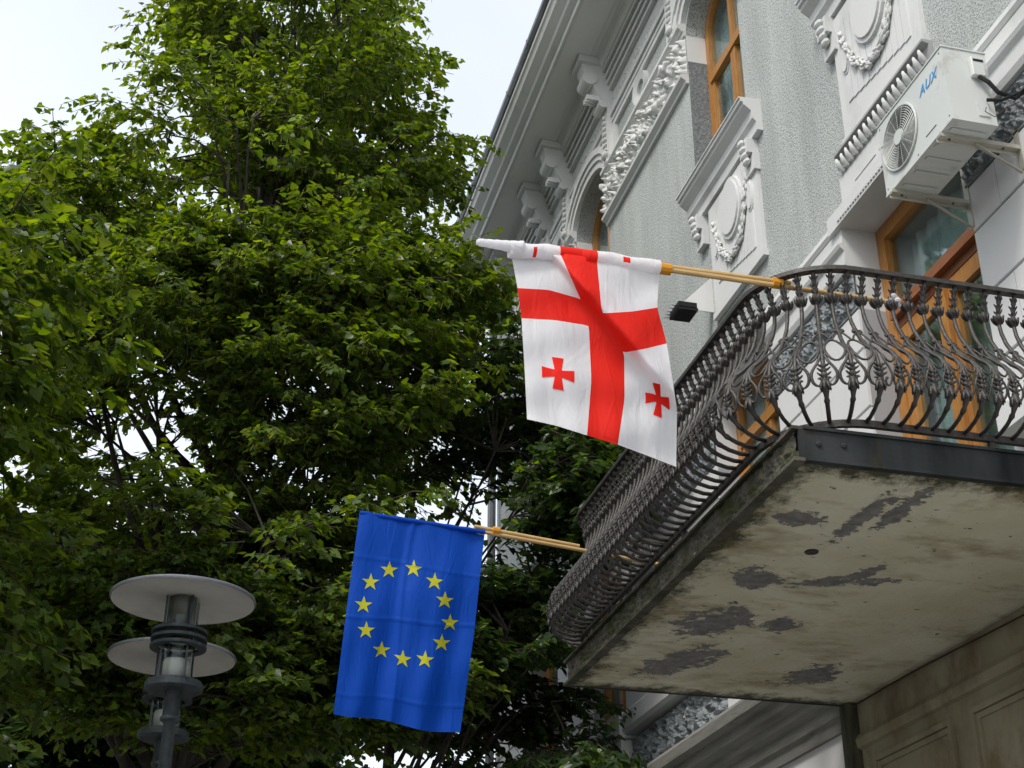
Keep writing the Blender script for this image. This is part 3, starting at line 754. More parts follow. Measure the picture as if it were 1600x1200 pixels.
body(lm_, [(.205, .009), (.190, .013), (.178, .011), (.165, .018), (.150, .015), (.135, .022), (.118, .024), (.100, .021), (.085, .015), (.074, .012), (.066, .017), (.056, .011)], -.034)
for k in range(6): leaflet(lm_, .084, PI/3*k+.2, .017, .026, -.22, .009)
for h_ in (.168, .148, .126):
    for sg in (-1, 1):
        leaflet(lm_, h_, sg*1.4, .015+.05*(.178-h_), .016, -sg*.1+.9, .007); leaflet(lm_, h_-.008, sg*.5, .013, .012, .4, .006)
lme2 = lm_.mesh('leaf_casting', True)
# one bay of scrollwork between two balusters
GAP = .0735
sc_ = MB()
def smooth_curve(P, n=3):
    out = []
    for i in range(len(P)-1):
        p0, p1, p2, p3 = (Vector(P[max(0, i-1)]), Vector(P[i]), Vector(P[i+1]), Vector(P[min(len(P)-1, i+2)]))
        for k in range(n):
            t = k/n; out.append(.5*((2*p1)+(p2-p0)*t+(2*p0-5*p1+4*p2-p3)*t*t+(3*p1-p0-3*p2+p3)*t**3))
    out.append(Vector(P[-1])); return out
def hp_(t, h): return (offs(h)+.004, t*GAP, h)
ringp = [hp_(.40*math.cos(2*PI*i/18), .268+.080*math.sin(2*PI*i/18)) for i in range(19)]
sc_.tube(ringp, .0048, 5)
for sg in (-1, 1):
    sc_.tube(smooth_curve([hp_(sg*.04, .345), hp_(sg*.12, .368), hp_(sg*.28, .392), hp_(sg*.42, .404), hp_(sg*.42, .420), hp_(sg*.28, .424), hp_(sg*.24, .410)]), .0044, 5)
    sc_.ell(hp_(sg*.31, .412), (.008, .008, .008), None, 6, 4)
    sc_.tube(smooth_curve([hp_(sg*.42, .222), hp_(sg*.32, .185), hp_(sg*.12, .150), hp_(sg*.04, .122), hp_(sg*.10, .094), hp_(sg*.26, .080), hp_(sg*.40, .092), hp_(sg*.38, .112), hp_(sg*.29, .106)]), .0048, 5)
sme = sc_.mesh('scroll_ring', True)
sc2_ = MB(); sc2_.f = list(sc_.f); sc2_.mi = list(sc_.mi); sc2_.v = [(x, y_*(1+x/RR), z) for x, y_, z in sc_.v]; sme2 = sc2_.mesh('scroll_ring', True)
nb = int(round(LT/GAP)); st = LT/nb
def place(name, me, d, extra=0, par=rail):
    x, y_, tx, ty, nx, ny = path(d)
    M_ = Matrix(((nx, tx, 0, x), (ny, ty, 0, y_), (0, 0, 1, ZB), (0, 0, 0, 1)))
    o = bpy.data.objects.new(name, me); C.objects.link(o); o.parent = par
    if not me.materials: me.materials.append(M_IRON)
    o.matrix_local = RM @ M_ if par is rail else Matrix.Identity(4)
    return o
for i in range(nb+1):
    b = place('baluster', bme, min(LT-.001, i*st+.0005)); c = place('collar', lme, i*st, par=b); c2 = place('leaf_casting', lme2, i*st, par=b)
    if i < nb:
        dm = (i+.5)*st; s1 = seg_len(segs[0]); s2 = s1+seg_len(segs[1]); s3 = s2+seg_len(segs[2]); s4 = s3+seg_len(segs[3])
        place('scroll_ring', sme2 if (s1 < dm < s2 or s3 < dm < s4) else sme, dm)

# ------------------------------------------------------------------ air conditioner
ac = empty('air_conditioner', (5.7, .25, 6.37), label='white outdoor air conditioning unit on two rusty wall brackets above the balcony door', cat='air conditioner')
AM = Matrix.Translation((-5.7, -.25, -6.37))
def ap(name, mb, m_, smooth=False, bev=0):
    o = link(name, mb.mesh(name, smooth), m_, ac); o.matrix_local = AM
    if bev: md = o.modifiers.new('b', 'BEVEL'); md.width = bev; md.segments = 3
    return o
AX0, AX1, AY0, AY1, AZ0, AZ1 = 5.335, 6.075, .205, .47, 6.385, 6.855
FX, FZ, FR = 5.845, 6.625, .185
mb = MB()   # casing front with a round opening
nn = 32; yf = AY1
def sq(a):
    c_, s_ = math.cos(a), math.sin(a); k = min((AX1-FX if c_ > 0 else FX-AX0)/max(1e-6, abs(c_)), (AZ1-FZ if s_ > 0 else FZ-AZ0)/max(1e-6, abs(s_))); return (FX+c_*k, FZ+s_*k)
angs = sorted([2*PI*j/nn for j in range(nn)] + [math.atan2(z-FZ, x-FX) % (2*PI) for x in (AX0, AX1) for z in (AZ0, AZ1)])
for a in angs:
    o_ = sq(a); mb.v += [(o_[0], yf, o_[1]), (FX+FR*math.cos(a), yf, FZ+FR*math.sin(a)), (FX+FR*math.cos(a), yf-.10, FZ+FR*math.sin(a)), (o_[0], AY0, o_[1])]
k = len(angs)
for i in range(k):
    j = (i+1) % k; mb.face(4*i, 4*j, 4*j+1, 4*i+1); mb.face(4*i+1, 4*j+1, 4*j+2, 4*i+2); mb.face(4*i, 4*i+3, 4*j+3, 4*j)
mb.face(*[4*i+3 for i in range(k)])
ap('casing', mb, M_AC)
ap('fan_shroud', MB().tube([(FX, yf-.095, FZ), (FX, yf-.088, FZ)], FR-.002, 28), M_BLACK)
mb = MB()
for b in range(3):
    a = 2*PI*b/3+.4
    for s_ in range(5):
        a0, a1 = a+s_*.2, a+(s_+1)*.2; h0, h1 = -.075+.01*s_, -.075+.01*(s_+1); bs = len(mb.v)
        mb.v += [(FX+.04*math.cos(a0), yf+h0, FZ+.04*math.sin(a0)), (FX+.165*math.cos(a0), yf+h0, FZ+.165*math.sin(a0)), (FX+.165*math.cos(a1), yf+h1, FZ+.165*math.sin(a1)), (FX+.04*math.cos(a1), yf+h1, FZ+.04*math.sin(a1))]
        mb.face(bs, bs+1, bs+2, bs+3)
ap('fan_blade', mb, M_DARK)
mb = MB()
for r in [.05+.0135*i for i in range(11)]:
    mb.tube([(FX+r*math.cos(2*PI*i/28), yf+.012, FZ+r*math.sin(2*PI*i/28)) for i in range(29)], .0021, 4, cap=False)
for j in range(16):
    a = 2*PI*j/16; mb.tube([(FX+.03*math.cos(a), yf+.010, FZ+.03*math.sin(a)), (FX+FR*math.cos(a), yf+.010, FZ+FR*math.sin(a))], .0021, 4)
mb.tube([(FX+(FR+.004)*math.cos(2*PI*i/36), yf+.008, FZ+(FR+.004)*math.sin(2*PI*i/36)) for i in range(37)], .0058, 6, cap=False)
ap('fan_grille', mb, M_AC)
ap('grille_hub', MB().tube([(FX, yf+.006, FZ), (FX, yf+.020, FZ)], .045, 24), M_AC)
ap('top_cover', MB().box(AX0-.006, AX1+.006, AY0-.004, AY1+.006, AZ1+.001, AZ1+.014), M_AC, bev=.004)
ap('base_pan', MB().box(AX0-.002, AX1+.002, AY0, AY1+.004, AZ0-.014, AZ0-.001).box(5.55, 5.58, AY0+.02, AY1-.02, AZ0-.019, AZ0-.0142).box(5.75, 5.78, AY0+.02, AY1-.02, AZ0-.019, AZ0-.0142), M_AC)
ap('casing_seam', MB().box(5.49, 5.60, yf+.0005, yf+.0025, 6.445, 6.449).box(6.03, 6.055, yf+.0005, yf+.003, 6.70, 6.707), M_DARK)
for (sx_, sz_) in ((5.36, 6.41), (5.36, 6.83), (6.05, 6.41), (6.05, 6.83), (5.70, 6.40)):
    ap('screw', MB().ell((sx_, yf+.001, sz_), (.005, .003, .005), None, 8, 4), M_DARK)
for k in range(5): ap('pan_rib', MB().box(5.40+k*.13, 5.43+k*.13, AY0+.03, AY1-.03, AZ0-.021, AZ0-.0195), M_AC)
ap('valve_cover', MB().box(AX0-.035, AX0-.001, .24, .32, 6.67, 6.80), M_AC, bev=.008)
ap('handle_recess', MB().box(AX0-.037, AX0-.034, .25, .31, 6.765, 6.78), M_BLACK)
ap('control_plate', MB().box(AX0-.006, AX0-.001, .245, .31, 6.42, 6.52), M_AC)
ap('pipe', MB().tube([(AX0-.025, .28, 6.67), (AX0-.05, .25, 6.62), (AX0-.06, .21, 6.55), (AX0-.07, .12, 6.52), (AX0-.09, .03, 6.60), (AX0-.10, .02, 6.75)], .013, 8), M_BLACK)
ap('pipe', MB().tube([(AX0-.02, .26, 6.52), (AX0-.06, .20, 6.50), (AX0-.08, .10, 6.55), (AX0-.11, .03, 6.62), (AX0-.16, .02, 6.64)], .010, 8), M_BLACK)
ap('pipe', MB().tube([(AX0-.02, .27, 6.47), (AX0-.03, .29, 6.43), (AX0-.035, .24, 6.40), (AX0-.05, .17, 6.46), (AX0-.07, .10, 6.50)], .0025, 5), M_CABLE)
for bx in (6.0, 5.47):
    br = ap('bracket', MB().box(bx-.02, bx+.02, .003, .485, 6.345, 6.350).box(bx-.02, bx-.016, .003, .485, 6.3505, 6.370).box(bx+.016, bx+.02, .003, .485, 6.325, 6.3445).box(bx-.022, bx+.022, .001, .006, 6.19 if bx > 5.8 else 6.22, 6.62), M_BRK)
    pl = link('brace', MB().prism([(.006, 6.20), (.012, 6.20), (.27, 6.338), (.26, 6.342)], bx-.008, bx+.008).mesh('brace'), M_BRK, br); pl.matrix_local = Matrix.Identity(4)
    for yy in (.10, .42): q = link('bolt', MB().ell((bx, yy, 6.343), (.008, .008, .006), None, 8, 4).mesh('bolt'), M_DARK, br)
fc = bpy.data.curves.new('brand_lettering', 'FONT'); fc.body = 'AUX'; fc.size = .085; fc.shear = .35; fc.extrude = .0006; fc.offset = .0012; fc.space_character = 1.08
fo = bpy.data.objects.new('tmp_lettering', fc); C.objects.link(fo)
dg = bpy.context.evaluated_depsgraph_get(); tm = bpy.data.meshes.new_from_object(fo.evaluated_get(dg)); bpy.data.objects.remove(fo)
tm.materials.clear(); lo = link('lettering', tm, M_BLUE, ac)
lo.matrix_local = AM @ Matrix.Translation((5.60, AY1+.002, 6.715)) @ Matrix(((-1, 0, 0, 0), (0, 0, 1, 0), (0, 1, 0, 0), (0, 0, 0, 1)))

# ------------------------------------------------------------------ floodlight on the wall
fl = empty('floodlight', (9.72, .3, 7.76), label='small black finned floodlight on a grey arm beside the far pilaster panel', cat='floodlight')
FM = Matrix.Translation((-9.72, -.3, -7.76))
def fp(name, mb, m_): o = link(name, mb.mesh(name), m_, fl); o.matrix_local = FM; return o
fp('lamp_body', MB().box(9.62, 9.84, .20, .36, 7.72, 7.765), M_BLACK)
for i in range(12): fp('cooling_fin', MB().box(9.625+i*.018, 9.629+i*.018, .19, .37, 7.695, 7.7195), M_BLACK)
fp('arm', MB().prism([(.0, 7.77), (.0, 8.12), (.33, 7.77)], 9.735, 9.745), M_SOF)
mb = MB()
for i in range(14): mb.tube([(9.62+i*.017, .37, 7.72), (9.60+i*.018, .42, 7.70+.015*(i % 3))], .0018, 4)
fp('bird_wire', mb, M_BLACK)

# ------------------------------------------------------------------ flags
def flag_pt(x, y, X):
    v = right*((x-800)/2260.93)+down*((y-600)/2260.93)+fwd; t = (X-CAM.x)/v.x; return CAM+v*t
def interp(grid, ts, ss, t, s):     # cardinal-free bilinear on an uneven lattice, softened
    def loc(a, v):
        v = max(a[0], min(a[-1], v))
        for i in range(len(a)-1):
            if v <= a[i+1] or i == len(a)-2: return i, (v-a[i])/(a[i+1]-a[i])
    i, ft = loc(ts, t); j, fs = loc(ss, s)
    g = grid
    a = [g[j][i][k]*(1-ft)+g[j][i+1][k]*ft for k in (0, 1)]; b = [g[j+1][i][k]*(1-ft)+g[j+1][i+1][k]*ft for k in (0, 1)]
    return a[0]*(1-fs)+b[0]*fs, a[1]*(1-fs)+b[1]*fs
def smooth_interp(grid, ts, ss, t, s, e=.035):
    X = Y = 0
    lo_t, hi_t, lo_s, hi_s = ts[0], ts[-1], ss[0], ss[-1]
    k = 0
    for dt in (-e, 0, e):
        for ds in (-e, 0, e):
            tt, s_ = t+dt, s+ds
            if tt < lo_t or tt > hi_t: tt = t
            if s_ < lo_s or s_ > hi_s: s_ = s
            x, y_ = interp(grid, ts, ss, tt, s_); X += x; Y += y_; k += 1
    return X/k, Y/k
# white flag with red crosses, X = 4.95
GX = 4.95
gts = [0, .2, .4, .6, .8, 1]; gss = [.256, .433, .567, .783, 1.0]
gg = [[(795, 385), (834, 387), (872, 390), (932, 397), (983, 406), (1033, 413)],
      [(807, 450), (858, 453), (908, 468), (940, 490), (985, 487), (1028, 480)],
      [(813, 497), (868, 500), (920, 508), (976, 552), (1011, 545), (1043, 536)],
      [(818, 578), (871, 583), (924, 594), (976, 625), (1024, 624), (1059, 640)],
      [(822, 657), (870, 668), (917, 683), (965, 697), (1012, 715), (1058, 733)]]
def crease(px, py):     # signed distance to the diagonal pleat
    ax, ay, bx, by = 850, 385, 1058, 632
    L_ = math.hypot(bx-ax, by-ay); return ((px-ax)*(by-ay)-(py-ay)*(bx-ax))/L_
def flagA(t, s, off=0.0):
    x, y_ = smooth_interp(gg, gts, gss, t, max(.256, s), .02)
    d = crease(x, y_)
    dep = .030*math.tanh(d/4)*(1 if y_ > 398 else .2) + .055*math.exp(-((d-12)/22)**2)*min(1, max(0, (y_-395)/60))
    dep += .018*math.sin(t*9+s*2)*(s-.25) + .010*math.sin(t*23-s*6)*(s-.2) + .006*math.sin(s*31+t*7) + .05*(s-.25)*math.sin(t*4.2+.6)
    return flag_pt(x, y_, GX - dep - off)
def flag_mesh(fn, nt_, ns, t0, t1, s0, s1, mi):
    mb = MB()
    for j in range(ns+1):
        for i in range(nt_+1):
            mb.v.append(tuple(fn(t0+(t1-t0)*i/nt_, s0+(s1-s0)*j/ns)))
    for j in range(ns):
        for i in range(nt_):
            mb.cur = mi((i+.5)/nt_*(t1-t0)+t0, (j+.5)/ns*(s1-s0)+s0); a = j*(nt_+1)+i; mb.face(a, a+1, a+nt_+2, a+nt_+1)
    return mb
P_tip = flag_pt(745, 376, GX); P_in = Vector((4.80, 1.297, 4.822)); P_in = flag_pt(1398, 472, GX)
fa = empty('flag', tuple(flag_pt(1213, 441, GX)), label='white flag with a red cross and small crosses on bamboo poles above the balcony corner', cat='flag')
def child(par, name, mb, m_, smooth=False):
    o = link(name, mb.mesh(name, smooth), m_, par); o.matrix_local = Matrix.Translation(-par.location); return o
# cloth built in two pieces of lattice aligned with the stripes: rows split at .433/.567
mb = MB(); TS = []
def lin(a, b, n): return [a+(b-a)*i/n for i in range(n)]
tl = lin(0, .4, 28)+lin(.4, .6, 14)+lin(.6, 1, 28)+[1]; slist = lin(.256, .433, 18)+lin(.433, .567, 12)+lin(.567, 1, 40)+[1]
for s_ in slist:
    for t_ in tl: mb.v.append(tuple(flagA(t_, s_)))
# hoist sleeve rolled over the pole
W_ = len(tl)
for j in range(len(slist)-1):
    for i in range(W_-1):
        tc_ = (tl[i]+tl[i+1])/2; sc2 = (slist[j]+slist[j+1])/2
        mb.cur = 1 if (.4 < tc_ < .6 or .433 < sc2 < .567) else 0
        a = j*W_+i; mb.face(a, a+1, a+W_+1, a+W_)
cl = child(fa, 'cloth', mb, [M_FWHITE, M_FRED], True)
mb = MB(); n = 70     # rolled sleeve round the poles
for i in range(n+1):
    t_ = i/n; base_ = flagA(t_, .256)
    for k in range(14):
        a = 2*PI*k/14; r_ = .034+.002*math.sin(t_*17+k*.5)+.0015*math.sin(t_*31+k)
        mb.v.append(tuple(base_ + Vector((r_*math.cos(a)+.014, 0, r_*1.0*math.sin(a)-.002))))
for i in range(n):
    for k in range(14):
        tc_ = (i+.5)/n; k2 = (k+1) % 14; mb.cur = 1 if (.4 < tc_ < .6 or (.19 < tc_ < .22 and 7 <= k <= 9) or (.76 < tc_ < .80 and 6 <= k <= 7)) else 0
        mb.face(i*14+k, i*14+14+k, i*14+14+k2, i*14+k2)
sv = child(fa, 'pole_sleeve', mb, [M_FWHITE, M_FRED], True)
def cross_mesh(fn, ct, cs, r):
    pts = []     # flared cross outline
    for k in range(4):
        a = k*PI/2
        for (u, v) in ((.26, .22), (.97, .38), (.97, -.38), (.26, -.22)):
            pass
    out = [(-.22, .26), (-.36, 1), (.36, 1), (.22, .26), (.26, .22), (1, .36), (1, -.36), (.26, -.22), (.22, -.26), (.36, -1), (-.36, -1), (-.22, -.26), (-.26, -.22), (-1, -.36), (-1, .36), (-.26, .22)]
    mb = MB(); K = []
    dens = []
    for i in range(len(out)):
        a, b = out[i], out[(i+1) % len(out)]
        for q in range(4): dens.append((a[0]+(b[0]-a[0])*q/4, a[1]+(b[1]-a[1])*q/4))
    for sg in (1, -1):
        rings = 6; base = len(mb.v)
        for rr_ in range(rings+1):
            f = 1-rr_/rings
            for (u, v) in dens: mb.v.append(tuple(fn(ct+u*r*f, cs+v*r*f*.667, .0022*sg)))
        D_ = len(dens)
        for rr_ in range(rings):
            for i in range(D_): a = base+rr_*D_+i; b = base+rr_*D_+(i+1) % D_; mb.face(a, b, b+D_, a+D_)
    return mb
child(fa, 'cross', cross_mesh(flagA, .205, .783, .096), M_FRED, True)
child(fa, 'cross', cross_mesh(flagA, .835, .775, .096), M_FRED, True)
pd = (P_tip-P_in).normalized(); upv = Vector((0, 0, 1))
off1 = Vector((0, 0, -.014))
pA = flag_pt(1206, 441, GX)
child(fa, 'pole', MB().tube([P_in+off1*.3, flag_pt(905, 400, GX)+off1*.3], .0115, 10), M_POLE)
child(fa, 'pole', MB().tube([flag_pt(1235, 446, GX)+Vector((.0, 0, .012)), flag_pt(1000, 412, GX)+Vector((0, 0, .002))], .0115, 10), M_POLE)
tw_ = MB(); tw_.tube([P_tip-pd*(.20-.20*i/16)+Vector((.004, 0, .004*(1-i/16)-.004)) for i in range(17)], [.031-.016*(i/16)**.7+.0012*math.sin(i*2.3) for i in range(16)]+[.010], 12); child(fa, 'tip_wrap', tw_, M_FWHITE, True)
for (x_, y_) in ((1040, 421), (1214, 443)):
    q = flag_pt(x_, y_, GX); child(fa, 'tape', MB().tube([q-pd*.022+Vector((0, 0, .002)), q+pd*.022+Vector((0, 0, .002))], .0255, 10), M_TIE)
q = flag_pt(1398, 470, 4.84); mb = MB(); rr = random.Random(2)
for i in range(9): mb.ell(q+Vector((rr.uniform(-.02, .02), rr.uniform(-.02, .02), rr.uniform(-.025, .025))), (.016, .018, .012), None, 6, 4)
child(fa, 'plastic_tie', mb, M_FWHITE)

# blue flag with yellow stars, X = 7.6
BX = 7.6
bts = [0, .5, 1]; bss = [0, .5, 1]
bg_ = [[(562, 799), (660, 814), (757, 836)], [(541, 955), (640, 973), (741, 988)], [(521, 1113), (620, 1132), (719, 1147)]]
def flagB(t, s, off=0.0):
    x, y_ = interp(bg_, bts, bss, t, s)
    y_ += 3*math.sin(t*PI*3+1)*s
    dep = .034*math.sin(t*11+.8)*(.25+.75*s)*(1-.3*s) + .008*math.sin(t*26+s*3)*(.3+s) + .006*math.sin(s*14+t*5) + .05*math.sin(t*3+s*2.2)*s
    dep += .010*math.exp(-((t-.43+.02*math.sin(s*5))/.02)**2) + .006*math.exp(-((s-.52+.05*t)/.006)**2)+.005*math.exp(-((s-.9+.03*t)/.006)**2)+.005*math.exp(-((s-.22)/.006)**2)
    return flag_pt(x, y_, BX - dep - off)
fb = empty('flag', tuple(flag_pt(885, 850, BX)), label='blue flag with a ring of yellow stars on the lower pole', cat='flag')
child(fb, 'cloth', flag_mesh(flagB, 70, 110, 0, 1, 0, 1, lambda t, s: 0), M_FBLUE, True)
def uvB(px, py):
    t, s = .5, .5
    for _ in range(12):
        x, y_ = interp(bg_, bts, bss, t, s); dx, dy = px-x, py-y_; t += dx/197+dy*.0; s += (dy-dx*.18)/316
        x, y_ = interp(bg_, bts, bss, t, s); t += (px-x)/197*.5
    return t, s
stars = [(608, 891), (646, 889), (579, 909), (679, 908), (568, 944), (695, 937), (572, 984), (703, 972), (596, 1017), (690, 1003), (629, 1031), (664, 1029)]
for (px_, py_) in stars:
    t0, s0 = uvB(px_, py_); mb = MB()
    for sg in (1, -1):
        ol = []
        for i in range(10):
            a = PI/2+PI*i/5+.06; r_ = 1 if i % 2 == 0 else .382; ol.append((r_*math.cos(a), -r_*math.sin(a)))
        for rg in range(4):
            f = 1-rg/3
            for i in range(10):
                for q in (0, .5):
                    u = ol[i][0]*(1-q)+ol[(i+1) % 10][0]*q; v = ol[i][1]*(1-q)+ol[(i+1) % 10][1]*q
                    mb.v.append(tuple(flagB(t0+u*f*14.2/197, s0+v*f*14.2/316, .0025*sg)))
        base = 0 if sg == 1 else 80
        for rg in range(3):
            for i in range(20): a = base+rg*20+i; b = base+rg*20+(i+1) % 20; mb.face(a, b, b+20, a+20)
    child(fb, 'star', mb, M_FYEL, True)
q0, q1 = flag_pt(562, 800, BX), flag_pt(757, 830, BX); pd = (q0-q1).normalized(); qe = flag_pt(1030, 882, BX)
mb = MB(); n = 24
for i in range(n+1):
    c_ = q0+(q1-q0)*i/n
    for k in range(8): a = 2*PI*k/8; r_ = .015+.002*math.sin(i*1.9); mb.v.append((c_.x+r_*math.cos(a), c_.y, c_.z+r_*math.sin(a)-.006))
for i in range(n):
    for k in range(8): mb.face(i*8+k, i*8+8+k, i*8+8+(k+1) % 8, i*8+(k+1) % 8)
child(fb, 'pole_sleeve', mb, M_FBLUE, True)
child(fb, 'pole', MB().tube([flag_pt(1030, 882, BX), flag_pt(738, 828, BX)], .0115, 10), M_POLE)
child(fb, 'pole', MB().tube([flag_pt(905, 855, BX)+Vector((.0, 0, .006)), flag_pt(741, 825, BX)+Vector((.0, 0, .010))], .0115, 10), M_POLE)
q = flag_pt(775, 831, BX); child(fb, 'tape', MB().tube([q-pd*.02+Vector((0, 0, .006)), q+pd*.02+Vector((0, 0, .006))], .0245, 10), M_TIE)

# ------------------------------------------------------------------ street lamp (two heads)
lamp = empty('street_lamp', (9.8, 4.10, .12), label='grey street lamp with two broad white disc shades and ringed glass cylinders', cat='street lamp')
def lp(name, mb, m_, smooth=False): o = link(name, mb.mesh(name, smooth), m_, lamp); o.matrix_local = Matrix.Translation(-lamp.location); return o
def head(x, y_, z):      # z = height of the disc rim
    R0 = .425; c = (x, y_, z)
    lp('lamp_shade', MB().lathe([(0, .075), (.15, .070), (.32, .045), (R0, .012), (R0+.006, .0), (R0, -.012)], 56, c), M_ROOF, True)
    lp('shade_underside', MB().lathe([(R0-.003, -.011), (R0-.015, -.006), (.30, .004), (.10, .012), (.0, .012)], 56, c), M_LAMPW, True)
    lp('glass_cylinder', MB().lathe([(.098, .010), (.098, -.50)], 32, c), M_LGLASS, True)
    lp('reflector_tube', MB().lathe([(.082, .008), (.082, -.19), (.0, -.195)], 20, c), mat('lamp_reflector', (.20, .20, .18), .35, .6) if 'lamp_reflector' not in bpy.data.materials else bpy.data.materials['lamp_reflector'], True)
    lp('bulb_shade', MB().lathe([(0, -.365), (.07, -.367), (.078, -.385), (.078, -.48), (0, -.482)], 24, c), M_LAMPW, True)
    for a in range(4):
        q = a*PI/2+.5; lp('strut', MB().box(x+.108*math.cos(q)-.006, x+.108*math.cos(q)+.006, y_+.108*math.sin(q)-.006, y_+.108*math.sin(q)+.006, z-.50, z+.006), M_DARK)
    for dz in (-.20, -.245, -.29):
        lp('ring', MB().lathe([(.118, dz-.009), (.165, dz-.009), (.165, dz+.009), (.118, dz+.009), (.118, dz-.009)], 36, c), M_DARK)
    lp('base_plate', MB().lathe([(0, -.50), (.16, -.50), (.168, -.512), (.168, -.545), (.15, -.555), (0, -.556)], 36, c), M_DARK)
    lp('stem', MB().lathe([(.048, -.555), (.048, -.70), (.058, -.705), (.058, -.725), (.048, -.73), (.036, -.74), (.036, -1.15), (.030, -1.16)], 16, c), M_DARK, True)
head(8.5, 4.085, 4.47); head(9.8, 4.10, 4.50)
lp('bracket_arm', MB().tube([(8.5, 4.085, 3.32), (8.52, 4.085, 3.22), (8.62, 4.087, 3.14), (8.9, 4.09, 3.08), (9.6, 4.10, 3.05), (9.8, 4.10, 3.04)], .030, 10), M_DARK)
lp('pole', MB().lathe([(.10, 0), (.10, .3), (.06, .36), (.048, 3.3), (.040, 3.35)], 16, (9.8, 4.10, .12)), M_DARK, True)

